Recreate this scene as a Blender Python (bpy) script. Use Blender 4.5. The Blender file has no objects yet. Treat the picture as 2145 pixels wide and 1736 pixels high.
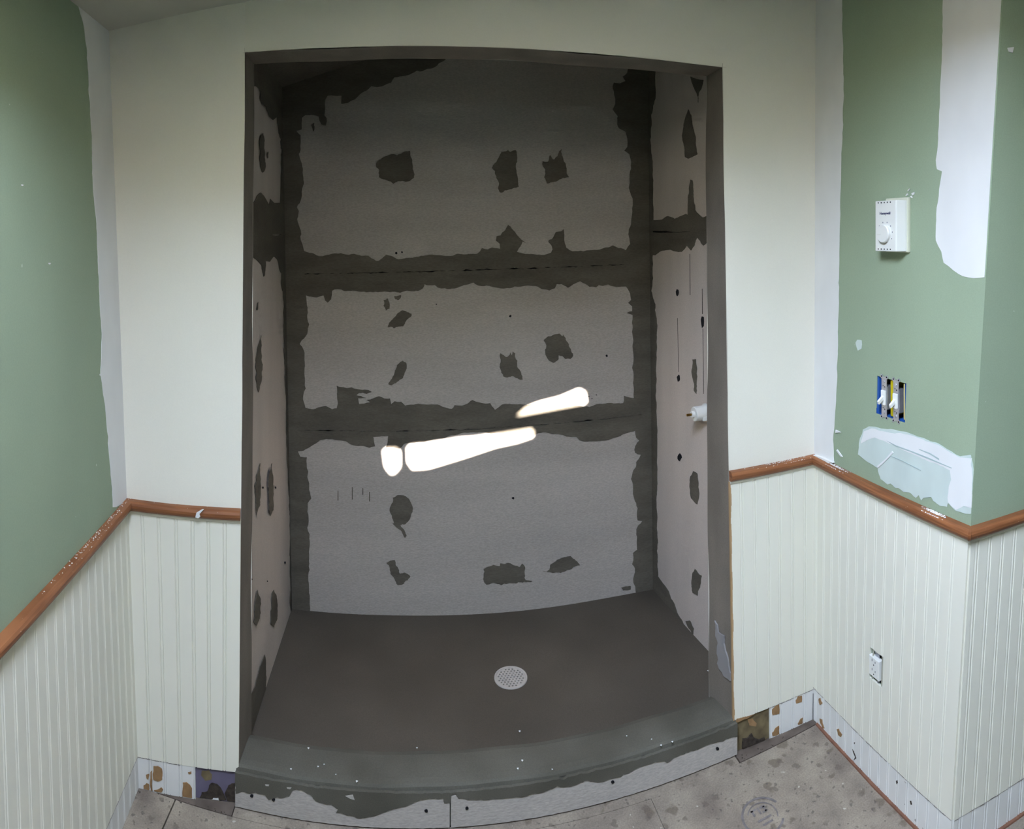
import bpy, bmesh, math, random
from mathutils import Vector
from mathutils.geometry import tessellate_polygon

random.seed(7)
sc = bpy.context.scene
COL = sc.collection

# ------------------------------------------------------------------ camera
# phone panorama: a central cylindrical lens, 1350 px per radian, horizon at row 490
F, X0, Y0, H = 1350.0, 863.0, 490.0, 1.5
cd = bpy.data.cameras.new('camera')
cd.type = 'PANO'
cd.panorama_type = 'CENTRAL_CYLINDRICAL'
cd.central_cylindrical_range_u_min = (0 - X0) / F
cd.central_cylindrical_range_u_max = (2145 - X0) / F
cd.central_cylindrical_range_v_min = (Y0 - 1736) / F
cd.central_cylindrical_range_v_max = Y0 / F
cd.central_cylindrical_radius = 1.0
cd.clip_start = 0.01
cam = bpy.data.objects.new('camera', cd)
cam.location = (0, 0, H)
cam.rotation_euler = (math.pi / 2, 0, 0)
COL.objects.link(cam)
sc.camera = cam

# ------------------------------------------------------------------ light
SKY = 62.0
world = bpy.data.worlds.new('world'); sc.world = world
world.use_nodes = True
bg = world.node_tree.nodes['Background']
bg.inputs[0].default_value = (0.66, 0.775, 1.0, 1)
bg.inputs[1].default_value = SKY

SUN_DIR = Vector((-0.08, 1.0, -0.20)).normalized()
sl = bpy.data.lights.new('sun', 'SUN')
sl.energy = 110.0
sl.angle = math.radians(0.28)
sl.color = (1.0, 0.89, 0.81)
sun = bpy.data.objects.new('sun', sl)
sun.rotation_euler = SUN_DIR.to_track_quat('-Z', 'Y').to_euler()
sun.location = (0.5, -4, 4)
COL.objects.link(sun)

# skylight in the sloping ceiling above the camera: a shaft open to the sky
SKL = dict(x0=-0.42, x1=0.38, y0=-0.05, y1=0.80)
SHAFT = 0.42
ceil_z = lambda x: 2.063 + 0.125 * (x + 0.8115)
pl = bpy.data.lights.new('skylight_portal', 'AREA')
pl.shape = 'RECTANGLE'; pl.size = SKL['x1'] - SKL['x0']; pl.size_y = SKL['y1'] - SKL['y0']
pl.cycles.is_portal = True
po = bpy.data.objects.new('skylight_portal', pl)
po.location = ((SKL['x0'] + SKL['x1']) / 2, (SKL['y0'] + SKL['y1']) / 2, ceil_z((SKL['x0'] + SKL['x1']) / 2) + 0.03)
po.rotation_euler = (0, -math.atan(0.125), 0)
COL.objects.link(po)

vs = sc.view_settings
vs.view_transform = 'Standard'; vs.look = 'None'; vs.gamma = 1.0; vs.use_curve_mapping = False
vs.exposure = 0.02
sc.cycles.max_bounces = 6
sc.cycles.diffuse_bounces = 4
sc.cycles.use_adaptive_sampling = True
sc.cycles.adaptive_threshold = 0.1
sc.cycles.adaptive_min_samples = 16
sc.cycles.caustics_reflective = False
sc.cycles.caustics_refractive = False
sc.cycles.use_denoising = True

# ------------------------------------------------------------------ materials
def lin(c):
    return tuple(((v / 255) / 12.92 if v / 255 <= .04045 else ((v / 255 + .055) / 1.055) ** 2.4) for v in c)

def mat(name, rgb, rough=0.8, var=0.08, scale=(6, 6, 6), detail=2, bump=0.0, bscale=200, spots=None, spec=0.3,
        metal=0.0, alt=None, altamt=0.5, bstretch=(1, 1, 1), grain=0.0, gscale=(320, 320, 320)):
    """rgb is the sRGB reflectance colour; var a value variation, alt a second colour mixed by noise,
    spots = (scale, radius, rgb) small flecks with a shape of their own."""
    m = bpy.data.materials.new(name); m.use_nodes = True
    nt = m.node_tree; N = nt.nodes; L = nt.links
    b = N['Principled BSDF']
    b.inputs['Roughness'].default_value = rough
    b.inputs['Metallic'].default_value = metal
    b.inputs['Specular IOR Level'].default_value = spec
    c = lin(rgb)
    geo = N.new('ShaderNodeNewGeometry')
    mp = N.new('ShaderNodeMapping'); mp.inputs['Scale'].default_value = scale
    L.new(geo.outputs['Position'], mp.inputs[0])
    nz = N.new('ShaderNodeTexNoise'); nz.inputs['Detail'].default_value = detail; nz.inputs['Scale'].default_value = 1.0
    L.new(mp.outputs[0], nz.inputs['Vector'])
    rp = N.new('ShaderNodeValToRGB')
    rp.color_ramp.elements[0].position = 0.3; rp.color_ramp.elements[1].position = 0.7
    a = alt and lin(alt)
    lo = tuple(v * (1 - var) for v in c) if not a else tuple(c[i] * (1 - altamt) + a[i] * altamt for i in range(3))
    hi = tuple(min(1, v * (1 + var)) for v in c)
    rp.color_ramp.elements[0].color = (*lo, 1); rp.color_ramp.elements[1].color = (*hi, 1)
    L.new(nz.outputs['Fac'], rp.inputs[0])
    out = rp.outputs[0]
    if spots:
        for (ss, rad, srgb) in spots:
            vo = N.new('ShaderNodeTexVoronoi'); vo.inputs['Scale'].default_value = ss
            vo.inputs['Randomness'].default_value = 1.0
            dn = N.new('ShaderNodeTexNoise'); dn.inputs['Scale'].default_value = ss * 2.5; dn.inputs['Detail'].default_value = 0
            L.new(geo.outputs['Position'], dn.inputs['Vector'])
            va = N.new('ShaderNodeVectorMath'); va.operation = 'MULTIPLY_ADD'
            L.new(dn.outputs['Color'], va.inputs[0]); va.inputs[1].default_value = (0.5 / ss,) * 3
            L.new(geo.outputs['Position'], va.inputs[2])
            L.new(va.outputs[0], vo.inputs['Vector'])
            # each cell has its own radius
            sep = N.new('ShaderNodeSeparateColor'); L.new(vo.outputs['Color'], sep.inputs[0])
            ml = N.new('ShaderNodeMath'); ml.operation = 'MULTIPLY'; ml.inputs[1].default_value = rad
            L.new(sep.outputs[0], ml.inputs[0])
            lt = N.new('ShaderNodeMath'); lt.operation = 'SUBTRACT'
            L.new(ml.outputs[0], lt.inputs[0]); L.new(vo.outputs['Distance'], lt.inputs[1])
            sm = N.new('ShaderNodeMath'); sm.operation = 'MULTIPLY'; sm.inputs[1].default_value = 4.0 / rad; sm.use_clamp = True
            L.new(lt.outputs[0], sm.inputs[0])
            gt = N.new('ShaderNodeMath'); gt.operation = 'MULTIPLY'; gt.inputs[1].default_value = 0.7
            L.new(sm.outputs[0], gt.inputs[0])
            mx = N.new('ShaderNodeMix'); mx.data_type = 'RGBA'
            L.new(gt.outputs[0], mx.inputs[0]); L.new(out, mx.inputs[6]); mx.inputs[7].default_value = (*lin(srgb), 1)
            out = mx.outputs[2]
    if grain:
        gm = N.new('ShaderNodeMapping'); gm.inputs['Scale'].default_value = gscale
        L.new(geo.outputs['Position'], gm.inputs[0])
        gn = N.new('ShaderNodeTexNoise'); gn.inputs['Scale'].default_value = 1.0; gn.inputs['Detail'].default_value = 1
        L.new(gm.outputs[0], gn.inputs['Vector'])
        mr = N.new('ShaderNodeMapRange'); mr.inputs[1].default_value = 0.25; mr.inputs[2].default_value = 0.75
        mr.inputs[3].default_value = 1 - grain; mr.inputs[4].default_value = 1 + grain
        L.new(gn.outputs['Fac'], mr.inputs[0])
        vm = N.new('ShaderNodeVectorMath'); vm.operation = 'SCALE'
        L.new(out, vm.inputs[0]); L.new(mr.outputs[0], vm.inputs['Scale'])
        out = vm.outputs[0]
    L.new(out, b.inputs['Base Color'])
    if bump >= 0.1:
        bn = N.new('ShaderNodeTexNoise'); bn.inputs['Scale'].default_value = bscale; bn.inputs['Detail'].default_value = 1
        mb = N.new('ShaderNodeMapping'); mb.inputs['Scale'].default_value = bstretch
        L.new(geo.outputs['Position'], mb.inputs[0]); L.new(mb.outputs[0], bn.inputs['Vector'])
        bp = N.new('ShaderNodeBump'); bp.inputs['Strength'].default_value = bump; bp.inputs['Distance'].default_value = 0.002
        L.new(bn.outputs['Fac'], bp.inputs['Height']); L.new(bp.outputs[0], b.inputs['Normal'])
    return m

M = {}
M['primer'] = mat('primer_white', (233, 230, 216), 0.85, 0.025, (3, 3, 2), grain=0.015, bump=0.05, bscale=300)
M['compound'] = mat('joint_compound', (226, 226, 224), 0.9, 0.04, (9, 9, 5), bump=0.08, bscale=120)
M['compound_thin'] = mat('joint_compound_thin', (196, 208, 202), 0.9, 0.06, (14, 14, 8), bump=0.08, bscale=120)
M['green'] = mat('sage_green_paint', (150, 166, 141), 0.7, 0.03, (5, 5, 3), grain=0.035, bump=0.05, bscale=350, spots=[(14, 0.045, (205, 215, 200))])
M['olive'] = M['green']
M['ceiling'] = mat('ceiling_paint', (196, 194, 184), 0.9, 0.03, bump=0.05)
M['bead'] = mat('cream_bead_paint', (228, 226, 211), 0.55, 0.02, (4, 4, 1.5), bump=0.03, bscale=250)
M['beadlow'] = mat('old_white_bead_paint', (222, 221, 216), 0.6, 0.04, (14, 14, 8), spots=[(38, 0.10, (120, 110, 100))])
M['tan'] = mat('bare_fibre_board', (172, 142, 104), 0.9, 0.12, (60, 60, 20))
M['glue'] = mat('dried_glue_brown', (150, 118, 82), 0.7, 0.15, (60, 60, 60))
M['oliveglue'] = mat('old_olive_wall', (126, 112, 82), 0.9, 0.0, (35, 35, 35), alt=(84, 74, 54), altamt=0.8)
M['purple'] = mat('old_purple_paint', (104, 98, 116), 0.8, 0.10, (25, 25, 25))
M['scribe'] = mat('grimy_scribe', (120, 112, 106), 0.9, 0.3, (90, 90, 90))
M['debris'] = mat('dark_debris', (62, 54, 46), 0.95, 0.4, (90, 90, 90), bump=0.8, bscale=90)
M['wood'] = mat('oak_rail', (148, 96, 61), 0.42, 0.0, (9, 9, 170), alt=(106, 62, 36), altamt=0.8, bump=0.05, bscale=120,
                spots=[(85, 0.11, (215, 200, 185))])
M['board'] = mat('cement_board', (174, 168, 160), 0.95, 0.06, (1.4, 1.4, 9), grain=0.13, gscale=(110, 110, 380), bump=0.22, bscale=170, bstretch=(.25, .25, 1),
                 spots=[(75, 0.07, (120, 116, 110))])
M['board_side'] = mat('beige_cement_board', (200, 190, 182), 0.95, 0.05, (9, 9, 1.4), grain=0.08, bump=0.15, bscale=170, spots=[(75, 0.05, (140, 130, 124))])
M['mortar'] = mat('thinset_mortar', (97, 92, 82), 0.92, 0.17, (5, 5, 16), grain=0.12, gscale=(90, 90, 300), bump=0.20, bscale=120)
M['mortar2'] = mat('jamb_mortar', (118, 111, 101), 0.92, 0.16, (9, 9, 4), grain=0.10, bump=0.15, bscale=100)
M['skim'] = mat('thin_grey_skim', (140, 138, 137), 0.9, 0.10, (6, 6, 3), bump=0.1)
M['toolmark'] = mat('compound_ridge', (168, 184, 182), 0.9, 0.05)
M['pan'] = mat('pan_mortar', (74, 68, 59), 0.85, 0.0, (3, 3, 3), alt=(88, 81, 71), altamt=0.9, grain=0.10, bump=0.14, bscale=140)
M['curb'] = mat('curb_mortar', (98, 95, 85), 0.85, 0.0, (5, 5, 5), alt=(78, 75, 65), altamt=0.9, grain=0.10, bump=0.12, bscale=110)
M['floor'] = mat('old_subfloor', (154, 143, 127), 0.9, 0.0, (11, 11, 11), alt=(120, 109, 98), altamt=1.0, grain=0.15, gscale=(240, 240, 240), detail=4, bump=0.35, bscale=60,
                 spots=[(19, 0.42, (104, 92, 78)), (33, 0.40, (106, 95, 84)), (55, 0.30, (96, 88, 80)), (30, 0.14, (196, 188, 172))])
M['floor_strip'] = mat('grimy_floor_strip', (112, 100, 90), 0.95, 0.0, (18, 18, 18), alt=(80, 70, 62), altamt=0.9, bump=0.6, bscale=70)
M['dark'] = mat('dark_void', (26, 23, 21), 0.95, 0.2)
M['redbrown'] = mat('old_redbrown_edge', (120, 84, 66), 0.85, 0.2, (40, 40, 40))
M['plastic'] = mat('white_plastic', (232, 232, 226), 0.35, 0.01, spec=0.5)
M['ivory'] = mat('ivory_plastic', (206, 208, 188), 0.4, 0.01)
M['ink'] = mat('navy_ink', (40, 44, 84), 0.5, 0.0)
M['blackhole'] = mat('slot_black', (20, 20, 24), 0.9, 0.0)
M['bluebox'] = mat('blue_box_plastic', (34, 84, 160), 0.5, 0.05)
M['boxgrey'] = mat('shadow_grey_box', (40, 38, 50), 0.8, 0.15, (80, 80, 80))  # outlet box coloured near black, painting in the shade of its recess
M['yellow'] = mat('yellow_divider', (196, 178, 24), 0.6, 0.05)
M['cream_wire'] = mat('tan_cable_sheath', (196, 180, 120), 0.6, 0.05)
M['steel'] = mat('zinc_steel', (176, 178, 184), 0.4, 0.08, (60, 60, 60), metal=0.7)
M['brass'] = mat('brass_stem', (150, 112, 52), 0.35, 0.1, metal=0.9)
M['drain'] = mat('drain_plastic', (176, 170, 162), 0.45, 0.06, (40, 40, 40))
M['ground'] = mat('outdoor_ground', (84, 86, 62), 0.95, 0.2)
M['gap_sheet'] = mat('opaque_sheet', (200, 196, 186), 0.9, 0.02)
M['print'] = mat('grey_ink_print', (116, 109, 107), 0.9, 0.25, (60, 60, 60))
M['rear'] = M['green']
M['shaft'] = mat('shaft_wood', (186, 172, 150), 0.8, 0.1, (4, 4, 30))
M['hedge'] = mat('outdoor_hedge', (58, 70, 44), 0.95, 0.3, bump=0.5, bscale=20)

# ------------------------------------------------------------------ mesh helpers
def obj(name, verts, faces, m, parent=None, origin=(0, 0, 0), smooth=False):
    o0 = Vector(origin)
    me = bpy.data.meshes.new(name)
    me.from_pydata([tuple(Vector(v) - o0) for v in verts], [], faces)
    bm = bmesh.new(); bm.from_mesh(me)
    bmesh.ops.remove_doubles(bm, verts=bm.verts, dist=1e-6)
    bmesh.ops.recalc_face_normals(bm, faces=bm.faces)
    bm.to_mesh(me); bm.free()
    me.materials.append(M[m] if isinstance(m, str) else m)
    if smooth:
        for p in me.polygons: p.use_smooth = True
    o = bpy.data.objects.new(name, me); COL.objects.link(o)
    o['org'] = tuple(o0)
    if parent is not None:
        o.parent = parent
        o.location = o0 - Vector(parent['org'])
    else:
        o.location = o0
    return o

def thing(name, label, cat, org, group=None):
    o = bpy.data.objects.new(name, None); COL.objects.link(o)
    o.empty_display_size = 0.05
    o.location = org; o['org'] = tuple(org)
    o['label'] = label; o['category'] = cat
    if group: o['group'] = group
    return o

def tag(o, label, cat=None, group=None):
    o['label'] = label
    if cat: o['category'] = cat
    if group: o['group'] = group
    return o

def struct(o, label):
    o['kind'] = 'structure'; o['label'] = label
    return o

class G:
    """collects faces for one mesh"""
    def __init__(s): s.v = []; s.f = []
    def add(s, vs, fs):
        k = len(s.v); s.v += [Vector(v) for v in vs]; s.f += [tuple(i + k for i in f) for f in fs]; return s
    def quad(s, *p): return s.add(p, [tuple(range(len(p)))])
    def box(s, a, b):
        (x0, y0, z0), (x1, y1, z1) = a, b
        return s.add([(x0, y0, z0), (x1, y0, z0), (x1, y1, z0), (x0, y1, z0), (x0, y0, z1), (x1, y0, z1), (x1, y1, z1), (x0, y1, z1)],
                     [(0, 1, 2, 3), (4, 5, 6, 7), (0, 1, 5, 4), (1, 2, 6, 5), (2, 3, 7, 6), (3, 0, 4, 7)])
    def loft(s, rings, cap=True):
        n = len(rings[0]); k = len(s.v)
        for r in rings: s.v += [Vector(p) for p in r]
        for i in range(len(rings) - 1):
            for j in range(n):
                s.f.append((k + i * n + j, k + i * n + (j + 1) % n, k + (i + 1) * n + (j + 1) % n, k + (i + 1) * n + j))
        if cap:
            s.f.append(tuple(k + j for j in range(n))); s.f.append(tuple(k + (len(rings) - 1) * n + j for j in range(n)))
        return s
    def obj(s, name, m, parent=None, origin=(0, 0, 0), smooth=False): return obj(name, s.v, s.f, m, parent, origin, smooth)

# ------------------------------------------------------------------ wall charts
def lineat(p0, p1):
    p0, p1 = Vector(p0), Vector(p1)
    return lambda z: p0.lerp(p1, (z - p0.z) / (p1.z - p0.z))

class Chart:
    """a wall between two nearly upright edge lines; P(u, z, w) with w metres proud of the face"""
    def __init__(s, A, B):
        s.A, s.B = A, B
        a, b = A(1.0), B(1.0)
        d = b - a; s.len = Vector((d.x, d.y)).length
        s.e = Vector((d.x, d.y, 0)).normalized()
        n = Vector((d.y, -d.x, 0)).normalized()
        if n.dot(Vector((0, 0, 0)) - Vector(((a.x + b.x) / 2, (a.y + b.y) / 2, 0))) < 0: n = -n
        s.n = n
    def P(s, u, z, w=0.0):
        p = s.A(z).lerp(s.B(z), u); return Vector((p.x, p.y, z)) + s.n * w
    def px(s, x, y):
        """where the line of sight through a photo pixel meets this wall -> (u, z)"""
        t = (x - X0) / F; dx, dy = math.sin(t), math.cos(t); z = 1.0
        for _ in range(25):
            a, b = s.A(z), s.B(z); ex, ey = b.x - a.x, b.y - a.y
            den = dx * ey - dy * ex
            r = (a.x * ey - a.y * ex) / den
            u = ((r * dx - a.x) * ex + (r * dy - a.y) * ey) / (ex * ex + ey * ey)
            z = H - (y - Y0) * r / F
        return u, z

def floor_px(x, y, z=0.0):
    t = (x - X0) / F; r = F * (H - z) / (y - Y0)
    return Vector((r * math.sin(t), r * math.cos(t), z))

# key upright edges of the room
L_ = lineat((-0.7235, 1.595, 0), (-0.8115, 1.595, 2.057))      # corner left wall / front wall
JL = lineat((-0.452, 1.64, 0), (-0.435, 1.64, 1.978))          # opening, left edge
JR = lineat((0.892, 1.64, 0), (0.857, 1.64, 1.978))            # opening, right edge
R_ = lineat((1.168, 1.625, 0), (1.176, 1.625, 2.1))            # corner front wall / right wall
O_ = lineat((1.150, 1.034, 0.073), (1.150, 0.882, 2.026))      # outside corner
Q_ = lambda z: O_(z) + Vector((0.86, -0.251, 0))
B_ = lineat((-0.656, 0.85, 0), (-0.744, 0.85, 2.057))        # left wall, where it leaves the picture
C_ = lineat((-0.656, -3.3, 0), (-0.744, -3.3, 2.057))
D_ = lambda z: Vector((2.01, -3.3, z))
JLi = lineat((-0.448, 1.755, 0), (-0.440, 1.755, 1.978))
JRi = lineat((0.872, 1.755, 0), (0.862, 1.755, 1.978))
AFL = lineat((-0.458, 1.755, 0), (-0.466, 1.755, 2.1))
ABL = lineat((-0.459, 2.43, 0.06), (-0.498, 2.43, 2.06))
ABR = lineat((0.954, 2.43, 0.06), (0.933, 2.43, 2.06))
AFR = lineat((1.005, 1.755, 0.06), (0.985, 1.755, 2.06))
WF_L = Chart(L_, JL); WF_R = Chart(JR, R_); WL = Chart(B_, L_); WR = Chart(R_, O_); WRR = Chart(O_, Q_)
AB = Chart(ABL, ABR); AL = Chart(AFL, ABL); AR = Chart(ABR, AFR)
ZTOP = 2.55
SOFF = 1.978
ZR_L, ZR_R = 0.777, 0.817        # top of the chair rails
def wall_slab(name, ch, m, holes=(), z0=0.0, z1=ZTOP, t=0.10, parent=None, u0=0.0, u1=1.0):
    """upright slab with rectangular holes (u0,u1,z0,z1) cut through it"""
    us = sorted({u0, u1, *[h[0] for h in holes], *[h[1] for h in holes]})
    zs = sorted({z0, z1, *[h[2] for h in holes], *[h[3] for h in holes]})
    g = G()
    solid = lambda i, j: 0 <= i < len(us) - 1 and 0 <= j < len(zs) - 1 and not any(
        h[0] <= (us[i] + us[i + 1]) / 2 <= h[1] and h[2] <= (zs[j] + zs[j + 1]) / 2 <= h[3] for h in holes)
    for i in range(len(us) - 1):
        for j in range(len(zs) - 1):
            if not solid(i, j): continue
            a, b, c, d = us[i], us[i + 1], zs[j], zs[j + 1]
            g.quad(ch.P(a, c), ch.P(b, c), ch.P(b, d), ch.P(a, d))
            g.quad(ch.P(a, c, -t), ch.P(b, c, -t), ch.P(b, d, -t), ch.P(a, d, -t))
            if not solid(i - 1, j): g.quad(ch.P(a, c), ch.P(a, d), ch.P(a, d, -t), ch.P(a, c, -t))
            if not solid(i + 1, j): g.quad(ch.P(b, c), ch.P(b, d), ch.P(b, d, -t), ch.P(b, c, -t))
            if not solid(i, j - 1): g.quad(ch.P(a, c), ch.P(b, c), ch.P(b, c, -t), ch.P(a, c, -t))
            if not solid(i, j + 1): g.quad(ch.P(a, d), ch.P(b, d), ch.P(b, d, -t), ch.P(a, d, -t))
    return g.obj(name, m, parent)

def jag(pts, amp=0.10, minlen=5.0, seed=None, closed=True):
    """roughen an outline the way a trowel leaves it"""
    rnd = random.Random(seed if seed is not None else len(pts) * 31 + int(pts[0][0]))
    for _ in range(4):
        out = []; n = len(pts)
        for i in range(n if closed else n - 1):
            a, b = pts[i], pts[(i + 1) % n]
            out.append(a)
            d = math.hypot(b[0] - a[0], b[1] - a[1])
            if d > minlen * 2:
                o = rnd.gauss(0, 1) * min(d, 30) * amp; k = rnd.uniform(.4, .6)
                out.append((a[0] + (b[0] - a[0]) * k - (b[1] - a[1]) / d * o, a[1] + (b[1] - a[1]) * k + (b[0] - a[0]) / d * o))
        if not closed: out.append(pts[-1])
        pts = out
    return pts

def patch(name, ch, pts, m, parent, w=0.0015, amp=0.08, minlen=5, seed=None, base=0.0, umin=None, umax=None, zmin=None, zmax=None):
    """a thin skim laid on a wall, outline given where the photo shows it"""
    p = jag(pts, amp, minlen, seed) if amp else pts
    uz = []
    for q in p:
        u, z = ch.px(*q)
        if umin is not None: u = max(u, umin)
        if umax is not None: u = min(u, umax)
        if zmin is not None: z = max(z, zmin)
        if zmax is not None: z = min(z, zmax)
        uz.append((u, z))
    clean = [uz[0]]
    for q in uz[1:]:
        if (q[0] - clean[-1][0]) ** 2 * ch.len ** 2 + (q[1] - clean[-1][1]) ** 2 > 1e-8: clean.append(q)
    uz = clean
    tris = tessellate_polygon([[Vector((u * ch.len, z, 0)) for u, z in uz]])
    n = len(uz)
    vs = [ch.P(u, z, w) for u, z in uz] + [ch.P(u, z, base) for u, z in uz]
    fs = [tuple(t) for t in tris] + [(i, (i + 1) % n, n + (i + 1) % n, n + i) for i in range(n)]
    return obj(name, vs, fs, m, parent)

def crop(ox, oy, s):
    return lambda *pts: [(ox + x / s, oy + y / s) for x, y in pts]
c1 = crop(500, 80, 4.29); c2 = crop(950, 80, 4.29); c3 = crop(580, 460, 5.105); c4 = crop(980, 440, 5.105)
c5 = crop(580, 760, 5.105); c6 = crop(980, 760, 5.105); c7 = crop(580, 1060, 5.105); c8 = crop(980, 1060, 5.105)
r1 = crop(1330, 120, 3.474); r2 = crop(1330, 580, 3.474); r3 = crop(1330, 1040, 3.474)
l1 = crop(490, 80, 3.215); l2 = crop(490, 600, 3.215); l3 = crop(490, 1100, 3.215)

# ================================================================== SETTING
# ---- floor: old subfloor sheets with open joints
floor = struct(G().box((-0.9, -3.45, -0.03), (2.15, 1.76, -0.012)).obj('floor', 'dark'), 'old stained subfloor with grey spots and open joints')
def sheet(x0, x1, y0, y1, dz=0.0, m='floor'):
    return G().box((x0, y0, -0.012), (x1, y1, dz)).obj('floor_sheet', m, floor)
sheet(-0.76, -0.6155, 0.2, 1.5955); sheet(-0.6115, 0.62, -3.3, 1.5945, 0.0005); sheet(0.6215, 2.01, -3.3, 1.596)
sheet(-0.76, -0.6155, -3.3, 0.198)
sheet(-0.76, -0.46, 1.5985, 1.66, -0.001, 'floor_strip'); sheet(-0.458, 0.89, 1.5985, 1.63, -0.002); sheet(0.894, 1.20, 1.5995, 1.66, -0.0005, 'floor_strip')

# ---- front wall with the opening of the shower alcove
g = G()
t = 0.115
for (A, B) in ((L_, JL), (JR, R_)):
    ch = Chart(A, B)
    g.quad(ch.P(0, 0), ch.P(1, 0), ch.P(1, ZTOP), ch.P(0, ZTOP))
g.quad(JL(SOFF), JR(SOFF), JR(ZTOP), JL(ZTOP))
# rear face towards the alcove
def yy(f, z, y): p = f(z); return Vector((p.x, y, z))
g.quad(Vector((-0.9, 1.755, 0)), JLi(0), JLi(ZTOP), Vector((-0.9, 1.755, ZTOP)))
g.quad(JRi(0), Vector((1.3, 1.755, 0)), Vector((1.3, 1.755, ZTOP)), JRi(ZTOP))
g.quad(JLi(SOFF), JRi(SOFF), JRi(ZTOP), JLi(ZTOP))
g.quad(Vector((-0.95, 1.58, ZTOP)), Vector((1.35, 1.58, ZTOP)), Vector((1.35, 1.80, ZTOP)), Vector((-0.95, 1.80, ZTOP)))
for xx in (-0.95, 1.35):
    g.quad(Vector((xx, 1.58, 0)), Vector((xx, 1.80, 0)), Vector((xx, 1.80, ZTOP)), Vector((xx, 1.58, ZTOP)))
wall_front = struct(g.obj('wall_front', 'primer'), 'white primed front wall framing the dark shower opening')

def grid_obj(name, P, nu, nv, m, parent, amp=0.0, seed=1, fix=False):
    rnd = random.Random(seed); vs = []; fs = []
    for i in range(nu + 1):
        for j in range(nv + 1):
            p = P(i / nu, j / nv)
            vs.append(p)
    for i in range(nu):
        for j in range(nv):
            a = i * (nv + 1) + j; fs.append((a, a + 1, a + nv + 2, a + nv + 1))
    return obj(name, vs, fs, m, parent, smooth=True)

wob = lambda z, k, a: a * (math.sin(z * 7.3 + k) + 0.6 * math.sin(z * 17.1 + 2 * k))
def jamb(f, fi, k, sgn):
    def P(u, v):
        z = 0.085 + v * (SOFF + 0.012 - 0.085)
        a, b = f(z), fi(z)
        p = a.lerp(b, u)
        if u == 1: p.y += 0.003
        return Vector((p.x + sgn * wob(z, k, 0.0016) * (1 - abs(2 * u - 1) * 0.3), p.y - (0.0012 if u == 0 else 0), z))
    return P
grid_obj('jamb', jamb(JL, JLi, 1.0, 1), 4, 60, 'mortar2', wall_front)
grid_obj('jamb', jamb(JR, JRi, 2.0, -1), 4, 60, 'mortar2', wall_front)
def soff(u, v):
    v2 = -0.01 + 1.02 * v
    a, b = JL(SOFF).lerp(JR(SOFF), v2), JLi(SOFF).lerp(JRi(SOFF), v2)
    p = a.lerp(b, u)
    if u == 1: p.y += 0.003
    return Vector((p.x, p.y - (0.0012 if u == 0 else 0), SOFF - 0.001 + wob(v * 1.5, 3.0, 0.0018)))
grid_obj('soffit', soff, 4, 60, 'mortar2', wall_front)

JCR = Chart(JRi, JR); JCR.n = Vector((-1, 0, 0))
r3_ = lambda *pts: [(1330 + x / 3.474, 1040 + y / 3.474) for x, y in pts]
JB_R = [r3_((585, 900), (612, 985), (655, 1010), (685, 1190), (700, 1340), (650, 1300), (605, 1210), (592, 1010))]
# ---- side walls
swx0, swx1 = WR.px(1837, 788)[0], WR.px(1898.5, 800)[0]
SW = (swx0, swx1, 1.010, 1.113)                                   # hole of the two-gang switch box
ox0, ox1 = WR.px(1825, 1385)[0], WR.px(1852, 1405)[0]
OUT = (ox0, ox1, 0.282, 0.366)                                    # hole of the outlet
wall_right = struct(wall_slab('wall_right', WR, 'green', [SW, OUT], t=0.07), 'sage green right wall above white beadboard')
wall_left = struct(wall_slab('wall_left', WL, 'green'), 'sage green left wall above cream beadboard')
wall_corner = struct(wall_slab('wall_corner_return', WRR, 'green'), 'olive green wall turning away at far right')
WLR = Chart(C_, B_)
du = lambda y: (y + 1.3) / (0.85 + 1.3)
struct(wall_slab('wall_left_rear', WLR, 'green'), 'left wall beside the camera')
WB = Chart(lineat((-0.8, -3.3, 0), (-0.8, -3.3, 2)), lineat((2.1, -3.3, 0), (2.1, -3.3, 2)))
SX = lambda x: (x + 0.8) / 2.9
wall_rear = struct(wall_slab('wall_rear', WB, 'rear', [(SX(0.10), SX(1.5), 1.45, 2.12)]), 'wall behind the camera')
WS = Chart(lineat((2.01, 0.72, 0), (2.01, 0.72, 2)), lineat((2.01, -3.35, 0), (2.01, -3.35, 2)))
struct(wall_slab('wall_side', WS, 'rear', u0=-0.06), 'side wall to the right of the camera')
g = G()
xs = [-0.95, SKL['x0'], SKL['x1'], 2.2]; ys = [-3.45, SKL['y0'], SKL['y1'], 1.70]
for i in range(3):
    for j in range(3):
        if i == 1 and j == 1: continue
        for dz in (0.0, 0.05):
            g.quad(*[(x, y, ceil_z(x) + dz) for x, y in ((xs[i], ys[j]), (xs[i + 1], ys[j]), (xs[i + 1], ys[j + 1]), (xs[i], ys[j + 1]))])
struct(g.obj('ceiling', 'ceiling'), 'sloping off-white ceiling over the room')
g = G()
a, b, c, d = SKL['x0'], SKL['x1'], SKL['y0'], SKL['y1']
for (p, q, top) in (((a, c), (b, c), SHAFT + 0.22), ((b, c), (b, d), SHAFT), ((b, d), (a, d), SHAFT), ((a, d), (a, c), SHAFT)):  # rear side raised to block low sun; slant added to steer the sky light
    g.quad((*p, ceil_z(p[0])), (*q, ceil_z(q[0])), (q[0] - 0.55 * top, q[1] - 0.45 * top, ceil_z(q[0]) + top), (p[0] - 0.55 * top, p[1] - 0.45 * top, ceil_z(p[0]) + top))
struct(g.obj('window_1', 'shaft'), 'wood-lined skylight shaft in the ceiling above the camera')
struct(G().quad((-30, -30, -0.6), (30, -30, -0.6), (30, 30, -0.6), (-30, 30, -0.6)).obj('ground_outside', 'ground'), 'ground outside the house')


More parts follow.
